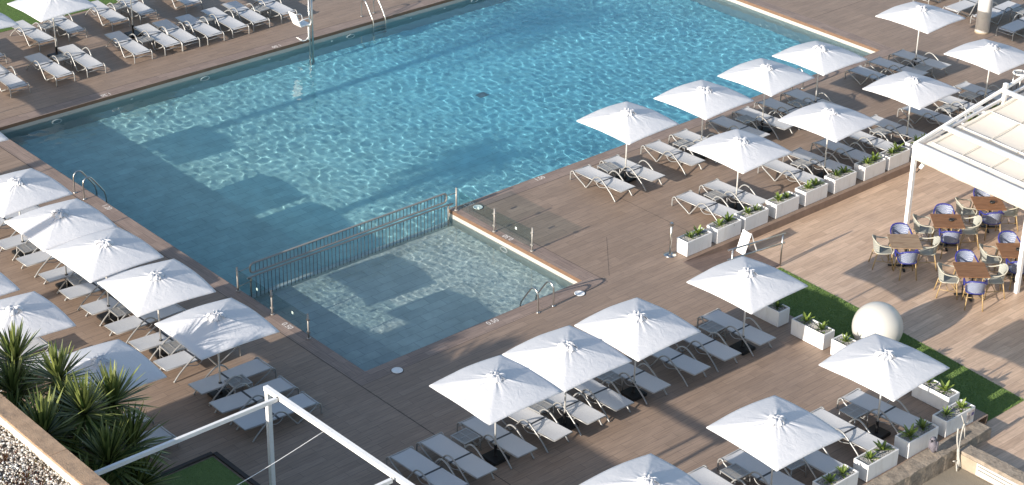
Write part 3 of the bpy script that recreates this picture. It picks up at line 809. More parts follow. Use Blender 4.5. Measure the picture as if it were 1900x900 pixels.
nb = MB(); nb.box((.43, -.206, .26), (.09, .004, .08)); nb.build('picture', M['purple'], no)
for k in range(5): MB().box((.30, -.206, .255 - k * .022), (.085 - .012 * (k % 2), .003, .007)).build('text_line', M['ink'], no)
for k in range(3): MB().box((.40 + .03 * k, -.206, .335), (.016, .003, .014)).build('glyph', M['ink'], no)
for k in range(2): MB().box((.27 + .04 * k, -.206, .315), (.016, .003, .016)).build('glyph', M['ink'], no)

# ------------------------------------------------------------------ yuccas
HEADS = [((-8.05, .85), 3.2, .82, 'tall yucca head nearest the view edge, over the behind parasol'), ((-7.68, -.25), 3.15, .78, 'yucca head with broad fan in front of the shaded parasol'), ((-7.95, -1.75), 3.2, .80, 'yucca with a dried flower stalk, sunlit leaf tips'),
         ((-7.2, -1.5), 3.0, .84, 'upright yucca head closest to the lounger deck'), ((-8.85, -1.75), 3.05, .9, 'yucca with long upright leaves beside the roof coping'), ((-8.4, .3), 2.85, .78, 'lower yucca head beside the roof corner coping'),
         ((-7.85, -.85), 2.75, .8, 'yucca crown in the middle of the clump'), ((-8.0, -2.6), 2.5, .9, 'dark drooping yucca nearest the white beam'), ((-7.2, -2.1), 2.3, .85, 'shaded drooping yucca above the hidden lounger'),
         ((-8.9, -.6), 2.7, .8, 'shaded yucca tucked behind the roof coping'), ((-8.6, -2.9), 2.1, .9, 'lowest dark yucca below the roof coping'),
         ((-7.45, -1.1), 2.0, .85, 'low shaded yucca under the upright yucca head'), ((-7.5, -2.75), 1.8, .85, 'low dark yucca beside the cross beam'), ((-8.3, -1.2), 2.05, .9, 'low yucca deep inside the clump'), ((-8.2, -.3), 1.8, .85, 'low shaded yucca under the broad fan')]
for i, ((x, y), z, ln, lb) in enumerate(HEADS):
    x -= .12; z -= .22
    root = empty('yucca', (x, y, 0), random.uniform(0, 6)); tag(root, lb, 'yucca', 'yucca clump beside the low roof')
    lean = (random.uniform(-.1, .1), random.uniform(-.1, .1))
    MB().tube([(-lean[0], -lean[1], 0), (-lean[0] * .4, -lean[1] * .4, z * .5), (0, 0, z)], [.11, .085, .07], 9).build('trunk', M['bark'], root)
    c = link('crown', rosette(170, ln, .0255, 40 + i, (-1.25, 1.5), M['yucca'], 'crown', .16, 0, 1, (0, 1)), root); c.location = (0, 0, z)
    if i == 2:
        fs = MB(); fs.tube([(0, 0, z), (.02, .01, z + .35), (.03, .0, z + .62)], [.012, .01, .005], 6)
        for k in range(16):
            a = k * 2.4; zz = z + .2 + k * .025; fs.tube([(.02, 0, zz), (.02 + .06 * math.cos(a), .06 * math.sin(a), zz + .03)], .005, 5)
        fs.build('flower_stalk', M['bark'], root)

# ------------------------------------------------------------------ low building with gravel roof
bx, by = -9.42, 1.25
root = empty('annex_building', (-16, -12, 0)); tag(root, 'low flat-roofed building with gravel roof and sandstone coping', 'building')
def sub(mb, name, mat, par=root):
    off = Vector(root.location); mb.v = [tuple(Vector(v) - off) for v in mb.v]; return mb.build(name, mat, par)
mb = MB(); mb.box((-15.51, -14.4, 1.6), (12, 31.1, 3.2)); sub(mb, 'wall', M['render'])
mb = MB(); mb.box((bx - .14, -14.4, 3.4), (.26, 31.1, .4)); mb.box((-15.9, by - .15, 3.395), (12.2, .26, .39)); sub(mb, 'parapet', M['render'])
mb = MB()
y = by
while y > -28:
    y2 = max(y - 2.36, -28); mb.box((bx - .145, (y + y2) / 2, 3.585), (.37, y - y2 - .006, .05), 0, .006); y = y2
mb.box((-15.9, by - .145, 3.583), (12.0, .36, .05)); sub(mb, 'coping', M['cap_stone'])
mb = MB(); mb.box((bx - .305, -14.4, 3.45), (.02, 31, .12)); sub(mb, 'flashing', M['white_paint'])
mb = MB(); mb.add([(-22, -28, 3.25), (bx - .3, -28, 3.25), (bx - .3, by, 3.25), (-22, by, 3.25)], [(0, 1, 2, 3)]); sub(mb, 'roof', M['roof_felt'])
def tf(c, rg):
    return np.clip(rg.beta(1.6, 1.5, len(c)), 0, 1)
o = link('roof_gravel', stones(-11.6, -3.4, 3.8, 7.4, 3.285, 15000, .024, .043, M['pebbles'], 'roof_gravel', tf, 7)); o['kind'] = 'stuff'; o['label'] = 'mixed white and brown pebbles on the low roof'
V, F, T = [], [], []
for (cx, cy, n_, rr) in ((-10.35, -3.6, 170, .35), (-10.2, -2.6, 50, .2), (-11.2, -4.6, 110, .4), (-10.55, -4.6, 80, .25), (-10.0, -4.9, 36, .12), (-10.15, -3.3, 26, .1)):
    for k in range(n_):
        a, q = random.uniform(0, 6.28), abs(random.gauss(0, rr)); x, y = cx + math.cos(a) * q, cy + math.sin(a) * q
        b = len(V); h = random.uniform(.03, .07); s = .018; t = random.random()
        V += [(x - s, y, 3.30), (x + s, y + .01, 3.30), (x + random.uniform(-.03, .03), y + random.uniform(-.03, .03), 3.31 + h)]; F.append((b, b + 1, b + 2)); T += [t] * 3
o = link('sedum', np_mesh('sedum', V, F, M['sedum'], False, T)); o['kind'] = 'stuff'; o['label'] = 'sparse red and green sedum among the roof pebbles'

# two tall palms beyond the left edge of the view; their trunks and crowns shade the pool
def frond_crown(n, ln, seed):
    rs = random.Random(seed); V, F, T = [], [], []
    for k in range(n):
        a = k * 2.39996; lift = -.5 + 1.7 * ((k + .5) / n); m = 9; x, z, an = .05, 0, lift
        cx, cy = math.cos(a), math.sin(a)
        for i in range(m):
            x2, z2 = x + math.cos(an) * ln / m, z + math.sin(an) * ln / m
            for q in (-1, 1):
                for h in range(3):
                    f0 = h / 3; px, pz = x + (x2 - x) * f0, z + (z2 - z) * f0; lw = ln * .30 * math.sin(PI * (.12 + .8 * (i + f0) / m))
                    b = len(V); V += [(cx * px, cy * px, pz), (cx * (px + .05), cy * (px + .05), pz), (cx * (px + .25 * lw) - cy * q * lw, cy * (px + .25 * lw) + cx * q * lw, pz - .4 * lw)]
                    F.append((b, b + 1, b + 2)); T += [rs.random()] * 3
            x, z = x2, z2; an -= 2.0 / m
    return np_mesh('crown', V, F, M['yucca'], False, T)
for (x, y, h, ln, lb, sd_) in ((-16.0, 7.35, 7.9, 1.35, 'tall slim palm standing outside the view near the parasol row', 3), (-16.0, 14.2, 10.8, 2.3, 'taller palm standing outside the view beyond the far corner', 4)):
    root = empty('palm_tree', (x, y, 0)); tag(root, lb, 'palm tree', 'palms outside the view')
    MB().tube([(0, 0, 0), (.05, .02, h * .5), (0, 0, h)], [.24, .18, .15], 12).build('trunk', M['bark'], root)
    c = link('crown', frond_crown(34, ln, sd_), root); c.location = (0, 0, h)

# near white beam frame fixed to the building
hz_ = 2.85
root = empty('pergola_frame', (-4.72, -3.08, 0)); tag(root, 'bare white steel beam frame in the near corner, with a slack cable', 'pergola')
def sub2(mb, name, mat, rt):
    off = Vector(rt.location); mb.v = [tuple(Vector(v) - off) for v in mb.v]; return mb.build(name, mat, rt)
for (x, y) in ((-4.72, -3.08), (-4.66, -7.62)):
    mb = MB(); mb.box((x, y, (hz_ - .05) / 2), (.10, .10, hz_ - .05), 0, .006); sub2(mb, 'post', M['white_paint'], root)
mb = MB(); mb.beam((-4.72, -3.0, hz_), (-4.655, -7.75, hz_), .10, .10); sub2(mb, 'front_beam', M['white_paint'], root)
for y in (-3.5, -7.18):
    mb = MB(); mb.beam((-4.80, y, hz_ - .002), (-9.40, y + .02, hz_ - .002), .07, .085); o = sub2(mb, 'cross_beam', M['white_paint'], root)
    mb = MB(); mb.ball((-4.79, y, hz_ + .045), .018, (1, 1, .5), 6); sub2(mb, 'bolt', M['black_iron'], root)
mb = MB(); mb.tube(smooth_path([(-4.75, -5.0, hz_ - .03), (-6.2, -5.0, hz_ - .3), (-7.8, -5.0, hz_ - .5), (-9.4, -5.0, hz_ - .6)], 5), .008, 6); sub2(mb, 'cable', M['white_paint'], root)

# ------------------------------------------------------------------ steel work
def ladder(x, y, rz, label):
    root = empty('pool_ladder', (x, y, 0), rz); tag(root, label, 'pool ladder', 'steel pool ladders')
    pts = smooth_path([(0, 0, .0), (0, 0, .36), (.02, 0, .52), (.10, 0, .61), (.20, 0, .61), (.29, 0, .53), (.52, 0, .20), (.62, 0, .05)], 5) + [Vector((.66, 0, -.12)), Vector((.66, 0, -.95))]
    for s in (-1, 1):
        MB().tube([(p.x, s * .255, p.z) for p in pts], .021, 10).build('handrail', M['steel'], root)
        MB().lathe([(.045, .0), (.045, .02), (.025, .035)], 14, (0, s * .255, .003)).build('floor_flange', M['steel'], root)
    for k in range(3):
        m = MB(); m.box((.66, 0, -.34 - .25 * k), (.09, .51, .025)); m.build('tread', M['steel'], root)
    return root
ladder(5.155, -.52, R(90), 'shiny loop ladder at the paddling pool, beside a white lid')
ladder(-.36, 12.25, 0, 'loop ladder on the short pool side between parasols')
ladder(14.1, 18.28, R(-90), 'steel ladder across the pool beside the pool lift')
ladder(20.35, 4.72, R(90), 'steel ladder half hidden behind poolside parasols')

# divider barrier across the paddling pool
yb = 5.11
root = empty('pool_barrier', (3.5, yb, 0)); tag(root, 'two-tier steel railing dividing paddling pool from deep pool', 'railing')
def sub3(mb, name, mat):
    return sub2(mb, name, mat, root)
for tier, (z1, z0, x0, x1) in {'upper_rail': (.60, .335, .34, 6.66), 'lower_rail': (.235, None, .34, 6.72)}.items():
    mb = MB()
    if z0 is not None:
        rr = .1; pts = []
        for cx, cz, a0 in ((x1 - rr, z1 - rr, 90), (x1 - rr, z0 + rr, 0), (x0 + rr, z0 + rr, -90), (x0 + rr, z1 - rr, -180)):
            for k in range(7):
                a = R(a0 - 15 * k); pts.append((cx + rr * math.cos(a), yb, cz + rr * math.sin(a)))
        mb.tube(pts, .026, 8, closed=True)
    else:
        mb.tube(smooth_path([(x0, yb, -.6), (x0, yb, -.0), (x0 + .03, yb, .17), (x0 + .16, yb, z1), (3.4, yb, z1), (x1 - .1, yb, z1), (x1, yb, z1 - .05)], 5) + [Vector((x1, yb, -.6))], .022, 8)
    sub3(mb, tier, M['galv'])
mb = MB()
for k in range(53):
    x = .5 + k * (6.1 / 52); mb.tube([(x, yb, .335), (x, yb, .60)], .0095, 5, cap=False)
sub3(mb, 'upper_bars', M['bar'])
mb = MB()
for k in range(53):
    x = .5 + k * (6.1 / 52); mb.tube([(x, yb, -.6), (x, yb, .235)], .0095, 5, cap=False)
sub3(mb, 'lower_bars', M['bar'])
for x in (-.07, 6.97):
    mb = MB(); mb.tube([(x, yb - .04, 0), (x, yb - .04, .66)], .026, 10); mb.ball((x, yb - .04, .66), .028, (1, 1, .6), 8)
    mb.lathe([(.06, .003), (.06, .02), (.03, .03)], 14, (x, yb - .04, 0))
    for zz in (.52, .12): mb.tube([(x, yb - .04, zz), (.34 if x < 1 else 6.68, yb, zz)], .012, 6)
    sub3(mb, 'end_post', M['galv'])

def balustrade(pts, label):
    root = empty('glass_balustrade', (*pts[0], 0)); tag(root, label, 'glass balustrade', 'glass balustrades beside the paddling pool')
    for i, (x, y) in enumerate(pts[1:]):
        mb = MB(); mb.tube([(x, y, 0), (x, y, .67)], .023, 10); mb.lathe([(.055, .003), (.055, .02), (.026, .03)], 14, (x, y, 0)); mb.ball((x, y, .67), .026, (1, 1, .5), 8)
        for zz in (.18, .52): mb.box((x, y, zz), (.05, .09, .04))
        sub2(mb, 'post', M['galv'], root)
    for (a, b) in zip(pts[:-1], pts[1:]):
        a, b = Vector((*a, 0)), Vector((*b, 0)); t = (b - a).normalized()
        mb = MB(); mb.beam(a + t * .06 + Vector((0, 0, .36)), b - t * .05 + Vector((0, 0, .36)), .01, .52)
        gp = sub2(mb, 'glass_panel', M['glass'], root)
        m_ = (a + b) / 2; st = MB(); st.box((m_.x + .008, m_.y - .1, .42), (.004, .07, .07)); sub2(st, 'sticker', M['white_paint'], root)
balustrade([(6.97, 5.03), (6.93, 3.46), (6.96, 2.0)], 'clear glass balustrade on steel posts beside the sunny paddling pool edge')
balustrade([(-.08, 5.05), (-.1, 3.56), (-.11, 2.05)], 'clear glass balustrade on steel posts beside the parasol row')

root = empty('bollard', (9.56, -.44, 0)); tag(root, 'steel barrier post on round base beside the first planter', 'bollard')
MB().tube([(0, 0, .02), (0, 0, .94)], .03, 12).build('post', M['steel'], root)
MB().lathe([(.17, .003), (.17, .018), (.06, .045), (.03, .05)], 24).build('base_plate', M['steel'], root)
MB().box((0, 0, .88), (.075, .075, .08)).build('belt_head', M['steel'], root)

root = empty('sandwich_board', (11.45, -1.35, -.19), R(-8)); tag(root, 'blank white folding sandwich board standing on the ramp', 'sandwich board')
mb = MB(); mb.beam((-.17, 0, .02), (.02, 0, .60), .34, .02, up=(1, 0, .3)); mb.build('front_panel', M['white_paint'], root)
for s in (-1, 1):
    mb = MB(); mb.beam((.03, s * .15, .60), (.27, s * .15, .02), .025); mb.build('leg', M['white_paint'], root)

root = empty('handrail', (11.62, -2.42, RZ)); tag(root, 'double steel handrail beside the ramp and grass strip', 'handrail')
for zz, nm in ((.93, 'top_rail'), (.66, 'lower_rail')):
    mb = MB(); mb.tube([(9.55, -2.42, zz), (11.72, -2.42, zz - .225)], .021, 10); sub2(mb, nm, M['steel'], root)
for x, z0, z1 in ((9.72, 0, .91), (11.62, RZ, .705)):
    mb = MB(); mb.tube([(x, -2.42, z0), (x, -2.42, z1)], .022, 10); sub2(mb, 'post', M['steel'], root)

# pool lift
root = empty('pool_lift', (11.05, 17.28, 0)); tag(root, 'pool lift with white plastic seat on tall steel pole', 'pool lift')
mb = MB(); mb.tube([(.05, 0, -1.6), (.05, 0, 2.3)], .036, 12); mb.build('pole', M['steel'], root)
mb = MB(); mb.tube([(-.07, -.02, -1.6), (-.07, -.02, 2.25)], .026, 10); mb.build('guide_tube', M['steel'], root)
st = MB(); st.box((-.30, .05, .78), (.40, .42, .04), 0, .012); so = st.build('seat', M['white_paint'], root)
st = MB(); st.beam((-.50, .05, .80), (-.66, .05, 1.22), .42, .035, up=(1, 0, .3)); st.build('seat_back', M['white_paint'], root)
for s in (-1, 1):
    mb = MB(); mb.tube(smooth_path([(-.55, .05 + s * .23, .98), (-.40, .05 + s * .25, 1.02), (-.18, .05 + s * .25, 1.0), (-.12, .05 + s * .24, .86), (-.16, .05 + s * .22, .76)], 4), .014, 6); mb.build('armrest', M['white_paint'], root)
mb = MB(); mb.tube(smooth_path([(-.1, 0, .30), (-.2, .02, .20), (-.36, .04, .22), (-.48, .05, .34)], 4), .018, 6); mb.tube([(-.44, -.1, .30), (-.44, .2, .30)], .014, 6); mb.tube([(-.1, 0, .74), (-.1, 0, .2)], .02, 6); mb.build('footrest', M['white_paint'], root)

# skimmer lids, pool lights, drain
for (x, y), lb in zip([(.59, -.45), (6.35, -.46), (7.53, 4.83)], ['round white skimmer lid near the paddling pool shaded corner', 'round white skimmer lid in the loop ladder shadow', 'round white skimmer lid behind the glass balustrade']):
    root = empty('skimmer_lid', (x, y, 0)); tag(root, lb, 'skimmer lid', 'white skimmer lids in the deck')
    MB().lathe([(.135, .004), (.135, .016), (.115, .018), (.11, .014), (.02, .016)], 28).build('lid', M['white_paint'], root)
    MB().lathe([(.15, .002), (.15, .006), (.136, .007)], 28).build('rim', M['joint'], root)
def ring(x, y, z, face, lb, rr=.15):
    a = MB(); pts = []
    for k in range(28):
        t = 2 * PI * k / 28
        pts.append((x + rr * math.cos(t), y, z + rr * math.sin(t)) if face == 'y' else (x, y + rr * math.cos(t), z + rr * math.sin(t)))
    a.tube(pts, .022, 8, closed=True); o = recv(a.build('pool_light', M['white_paint'])); tag(o, lb, 'pool light', 'ring shaped pool lights')
    return o
for x, lb in zip((2.01, 7.24, 12.95, 18.33), ('white underwater light ring nearest the shaded pool corner', 'white underwater light ring below the far bank mark', 'white underwater light ring between pool lift and far ladder', 'white underwater light ring in the far wall, farthest along')):
    ring(x, PY - .02, -.46, 'y', lb)
ring(KX - .02, 2.96, -.40, 'x', 'white underwater light ring in the paddling pool wall', .13)
k = 0
INL = 'small white water inlet in the far pool wall'
for x in (4.6, 9.7, 12.2, 15.5, 17.0, 18.9):
    mb = MB(); mb.lathe([(.045, 0), (.04, .012), (.015, .014)], 12); o = recv(mb.build('water_inlet', M['white_paint'])); o.location = (x, PY - .003, -.42); o.rotation_euler = (R(90), 0, 0)
    tag(o, INL, 'water inlet', 'white inlets along the far pool wall')
mb = MB(); mb.box((13.72, 11.9, fz(13.72) + .02), (.34, .26, .03)); o = recv(mb.build('floor_drain', M['drain'])); tag(o, 'dark square drain on the deep pool floor', 'drain')

# depth marks
def depth(txt, x, y, rz, lb, size=.2):
    cu = bpy.data.curves.new('depth_mark', 'FONT'); cu.body = txt; cu.size = size; cu.align_x = 'CENTER'; cu.align_y = 'CENTER'; cu.resolution_u = 3; cu.offset = .003
    t = bpy.data.objects.new('tmp', cu); COL.objects.link(t); bpy.context.view_layer.update()
    me = bpy.data.meshes.new_from_object(t.evaluated_get(bpy.context.evaluated_depsgraph_get())); bpy.data.objects.remove(t)
    me.materials.clear(); me.materials.append(M['mark'])
    o = link('depth_mark', me); o.location = (x, y, .004); o.rotation_euler = (0, 0, rz); o.scale = (1, 1.12, 1); tag(o, lb, 'depth mark', 'painted depth marks on the coping')
depth('0.50', 3.77, -.14, 0, 'white painted 0.50 on the near paddling pool coping')
depth('0.50', -.15, 2.87, R(-90), 'white painted 0.50 beside the parasol-side glass balustrade')
depth('0.50', 6.99, 2.97, R(90), 'faint painted 0.50 below the sunny glass balustrade')
depth('1.50', 10.03, 5.11, 0, 'pale painted 1.50 at the deep pool edge before the first loungers')
depth('1.20', 7.45, 5.12, 0, 'faint painted 1.20 beside the barrier end post')
depth('1.20', 3.82, 17.9, R(180), 'worn painted 1.20 on the far coping, in shade')
depth('1.50', 10.1, 17.88, R(180), 'worn painted 1.50 on the far coping before the pool lift')
depth('1.20', -.14, 11.2, R(-90), 'faint painted 1.20 beside the short side loop ladder')

# ------------------------------------------------------------------ restaurant terrace
a4 = R(-4)
def rot4(s, t, z):           # s into the awning depth (X-ish), t along the valance (-Y-ish)
    ex = Vector((math.cos(a4), math.sin(a4), 0)); ey = Vector((math.sin(a4), -math.cos(a4), 0))
    p = Vector((16.08, -2.98, 0)) + ex * s + ey * t; return (p.x, p.y, z)
root = empty('awning_pergola', (16.08, -2.98, RZ)); tag(root, 'white pergola with folded cream awning over the bistro tables', 'pergola')
def ZR(s): return 2.17 + .215 * s
def ZL(s): return 2.12 + .150 * s
TW = 8.0; SD = 7.2
for (s, t, zt) in ((0, 0, 2.16), (3.4, 0.03, ZR(3.4) + .17), (7.0, 0, ZR(7.)), (0.02, TW, 2.16), (7.0, TW, ZR(7.))):
    mb = MB(); a = rot4(s, t, RZ); mb.box((a[0], a[1], (RZ + zt) / 2), (.11, .11, zt - RZ), a4, .005); sub2(mb, 'post', M['white_paint'], root)
mb = MB(); mb.box((15.16, -7.21, (2.45 + RZ) / 2), (.11, .11, 2.45 - RZ), R(-4), .005); sub2(mb, 'post', M['white_paint'], root)
for t in (0, TW):
    mb = MB(); mb.beam(rot4(-.05, t, ZR(-.05)), rot4(SD, t, ZR(SD)), .07, .08); sub2(mb, 'side_rail', M['white_paint'], root)
    mb = MB(); mb.beam(rot4(.05, t, ZL(.05) - .02), rot4(SD, t, ZL(SD) - .02), .06, .08); sub2(mb, 'lower_rail', M['white_paint'], root)
    for s in (1.9, 3.4, 5.2):
        mb = MB(); mb.beam(rot4(s, t, ZL(s)), rot4(s, t, ZR(s)), .05); sub2(mb, 'strut', M['white_paint'], root)
for s in (.98, 3.28, 5.4):
    mb = MB(); mb.beam(rot4(s, .05, ZR(s) + .03), rot4(s, TW, ZR(s) + .03), .095, .09); sub2(mb, 'cross_beam', M['white_paint'], root)
mb = MB(); mb.beam(rot4(0, -.05, ZR(0) + .0), rot4(0, TW, ZR(0) + .0), .06, .07); sub2(mb, 'front_beam', M['white_paint'], root)
# awning cloth: sagging strips between thin rods
v, f = [], []
ns_, nt_ = 90, 56
for i in range(ns_ + 1):
    s = .16 + (SD - .2) * i / ns_
    for k in range(nt_ + 1):
        t = .14 + (TW - .25) * k / nt_
        z = ZL(s) - .01 - .045 * abs(math.sin(PI * (s - .35) / 1.12)) ** .7 + .012 * math.sin(t * 2.6 + s) + .02 * math.sin(PI * ((t - .3) / .95 % 1))
        v.append(rot4(s, t, z))
for i in range(ns_):
    for k in range(nt_):
        q = i * (nt_ + 1) + k; f.append((q, q + nt_ + 1, q + nt_ + 2, q + 1))
mb = MB(); mb.add(v, f, True); sub2(mb, 'awning', M['awning'], root)
mb = MB()
for k in range(9):
    t = .30 + .95 * k; mb.beam(rot4(.35, t, ZL(.35) + .015), rot4(SD - .05, t, ZL(SD - .05) + .015), .02, .03)
sub2(mb, 'awning_battens', M['awning'], root)
mb = MB()
for k in range(7):
    s = .35 + 1.12 * k; mb.tube([rot4(s, .25, ZL(s) + .02), rot4(s, TW - .1, ZL(s) + .02)], .014, 6)
sub2(mb, 'awning_rods', M['white_paint'], root)
v, f = [], []
for k in range(81):
    t = .02 + (TW) * k / 80; wv = .012 * math.sin(t * 3.1) + .006 * math.sin(t * 11)
    v += [rot4(-.06, t, ZR(0) + .04), rot4(-.065 + wv * .5, t, ZR(0) - .20), rot4(-.06 + wv, t, ZR(0) - .44)]
for k in range(80):
    q = 3 * k; f += [(q, q + 1, q + 4, q + 3), (q + 1, q + 2, q + 5, q + 4)]
mb = MB(); mb.add(v, f, True); sub2(mb, 'valance', M['valance'], root)
root = empty('floodlight', (16.16, -3.06, 1.45)); tag(root, 'small white spotlight clamped to the awning pergola post', 'spotlight')
mb = MB(); mb.tube([(.05, -.05, .0), (.10, -.10, .12)], [.055, .06], 14); mb.build('lamp_head', M['white_paint'], root)
mb = MB(); mb.tube([(-.04, .04, -.1), (.0, -.0, -.12), (.04, -.04, -.02)], .016, 8); mb.build('bracket', M['black_iron'], root)

TH = .72
def make_bistro_table(topmat):
    root = empty('bistro_table')
    mb = MB(); mb.box((0, 0, TH - .0125), (.80, .80, .025), 0, .004); mb.build('table_top', topmat, root)
    mb = MB(); mb.tube([(.06, 0, .03), (.06, 0, TH - .03)], .028, 8); mb.tube([(-.16, 0, .03), (-.16, 0, TH - .03)], .016, 8); mb.box((0, 0, TH - .034), (.42, .42, .016)); mb.build('pedestal', M['black_iron'], root)
    mb = MB(); mb.beam((-.36, 0, .016), (.36, 0, .016), .06, .032); mb.beam((0, -.36, .018), (0, .36, .018), .06, .03); mb.build('foot', M['black_iron'], root)
    return root
def make_chair(blue):
    root = empty('bistro_chair'); cane = M['blue_cane'] if blue else M['cream_cane']; wv = M['blue_weave'] if blue else M['cream_weave']
    for sx in (-1, 1):
        MB().tube([(.20, sx * .21, .44), (.25, sx * .25, 0)], .015, 7).build('leg', M['bamboo'], root)
        MB().tube([(-.18, sx * .18, .44), (-.27, sx * .22, 0)], .015, 7).build('leg', M['bamboo'], root)
    s = MB()
    for sx in (-1, 1): s.tube([(.23, sx * .235, .2), (-.235, sx * .20, .24)], .009, 6)
    s.tube([(.0, -.21, .22), (0, .21, .22)], .009, 6); s.tube(smooth_path([(.22, -.22, .22), (.1, 0, .3), (.22, .22, .22)], 4), .008, 6); s.build('stretcher', M['bamboo'], root)
    n = 24; pts = []
    for k in range(n):
        a = 2 * PI * k / n; c, q = math.cos(a), math.sin(a); e = .55
        pts.append((.01 + .225 * math.copysign(abs(c) ** e, c), .225 * math.copysign(abs(q) ** e, q), .45))
    mb = MB(); mb.add([(x, y, z + .006) for x, y, z in pts] + [(0, 0, .438)], [(k, (k + 1) % n, n) for k in range(n)], True)
    mb.add([(x, y, z - .012) for x, y, z in pts] + [(0, 0, .425)], [((k + 1) % n, k, n) for k in range(n)], True); mb.build('seat', wv, root)
    MB().tube(pts, .014, 6, closed=True).build('seat_rim', cane, root)
    arm = smooth_path([(.20, -.24, .45), (.23, -.265, .58), (.17, -.275, .66), (.0, -.27, .675), (-.16, -.245, .72), (-.255, -.17, .80), (-.29, 0, .825), (-.255, .17, .80), (-.16, .245, .72), (0, .27, .675), (.17, .275, .66), (.23, .265, .58), (.20, .24, .45)], 5)
    MB().tube(arm, .021 if blue else .017, 7).build('arm_loop', cane, root)
    v, f = [], []
    for i in range(13):
        a = R(-62 + 124 * i / 12)
        for k in range(6):
            t = k / 5; rr = .20 + .055 * t; v.append((-.035 - rr * math.cos(a), (rr + .01) * math.sin(a), .47 + (.345 - .05 * (abs(a) / 1.1) ** 2) * t))
    for i in range(12):
        for k in range(5):
            q = i * 6 + k; f.append((q, q + 6, q + 7, q + 1))
    mb = MB(); mb.add(v, f, True); mb.add([(x * .985, y * .985, z) for x, y, z in v], [tuple(reversed(q)) for q in f], True); mb.build('backrest', wv, root)
    return root
T_ = [((14.07, -4.43), 'pale worn top, nearest the white post', 1), ((15.87, -4.41), 'in the middle, with ashtray', 0), ((17.58, -4.46), 'half under the valance, with ashtray', 0), ((14.13, -6.49), 'closest to the globe lamp', 0), ((15.84, -6.56), 'behind the second white post, with ashtray', 0)]
t_dark = make_bistro_table(M['table_top']); ud = False
ch = {True: make_chair(True), False: make_chair(False)}; used = {True: False, False: False}
NM = ['the pale worn table', 'the middle ashtray table', 'the table under the valance', 'the table nearest the globe lamp', 'the table behind the second post']
for i, ((x, y), wh, pale) in enumerate(T_):
    if pale: o = make_bistro_table(M['table_top_pale'])
    elif not ud: o = t_dark; ud = True
    else: o = dup(t_dark)
    tr = R(-42) + R(random.uniform(-1.5, 1.5)); o.location = (x, y, RZ); o.rotation_euler = (0, 0, tr)
    tag(o, 'square brown bistro table, ' + wh, 'bistro table', 'bistro tables under the awning')
    if i in (1, 2, 4):
        an = empty('ashtray', (x + .08, y - .06, RZ + TH)); tag(an, 'black round ashtray on %s' % NM[i], 'ashtray', 'ashtrays on bistro tables')
        MB().lathe([(.05, .001), (.065, .005), (.07, .045), (.055, .045), (.045, .015), (.01, .015)], 18).build('bowl', M['black_iron'], an)
    for k, (ang, blue, side) in enumerate(((0, False, 'grass-far'), (90, True, 'pool'), (180, False, 'deck'), (270, True, 'near'))):
        c = ch[blue] if not used[blue] else dup(ch[blue]); used[blue] = True
        dist = random.uniform(.50, .58) if blue else random.uniform(.54, .62)
        aa = tr + R(ang); dirv = Vector((math.cos(aa), math.sin(aa)))
        c.location = (x + dirv.x * dist, y + dirv.y * dist, RZ); c.rotation_euler = (0, 0, aa + PI + R(random.uniform(-8, 8)))
        colr = 'blue woven' if blue else 'cream woven'
        sd_ = {0: 'far from the ramp', 90: 'pool side', 180: 'ramp side', 270: 'globe lamp side'}[ang]
        tag(c, '%s armchair at %s, %s' % (colr, NM[i], sd_), 'bistro chair', 'woven bistro armchairs')
for (x, y, an, blue, lb) in ((16.1, -8.9, 150, False, 'cream woven bistro armchair alone at the view edge'), (17.2, -6.9, 120, True, 'blue woven bistro armchair beyond the second white post')):
    c = dup(ch[blue]); c.location = (x, y, RZ); c.rotation_euler = (0, 0, R(an)); tag(c, lb, 'bistro chair', 'woven bistro armchairs')

root = empty('globe_lamp', (10.19, -6.72, RZ)); tag(root, 'giant cream globe lamp standing on the grass strip', 'globe lamp')
MB().ball((0, 0, .62), .605, (1, 1, 1), 40).build('globe', M['sphere'], root)
MB().lathe([(.20, .008), (.20, .05), (.16, .075)], 28).build('foot', M['sphere'], root)

root = empty('column', (28.95, 4.15, 0)); tag(root, 'thick round white column standing on the deck', 'column')
MB().lathe([(.235, .0), (.235, 4.2)], 40).build('shaft', M['white_paint'], root)
MB().lathe([(.245, .0), (.245, .05), (.235, .052)], 40).build('base_ring', M['plaster'], root)

root = empty('bar_stool', (25.35, .15, 0)); tag(root, 'white-rimmed round high stool beside the awning rail', 'stool')
mb = MB(); mb.tube([(.2 * math.cos(2 * PI * k / 24), .2 * math.sin(2 * PI * k / 24), .75) for k in range(24)], .03, 8, closed=True); mb.build('rim', M['white_paint'], root)
mb = MB(); mb.lathe([(.19, .73), (.19, .745)], 24); mb.build('seat', M['alu'], root)
for k in range(4):
    a = PI / 4 + k * PI / 2; MB().tube([(.17 * math.cos(a), .17 * math.sin(a), .74), (.22 * math.cos(a), .22 * math.sin(a), 0)], .014, 6).build('leg', M['steel'], root)

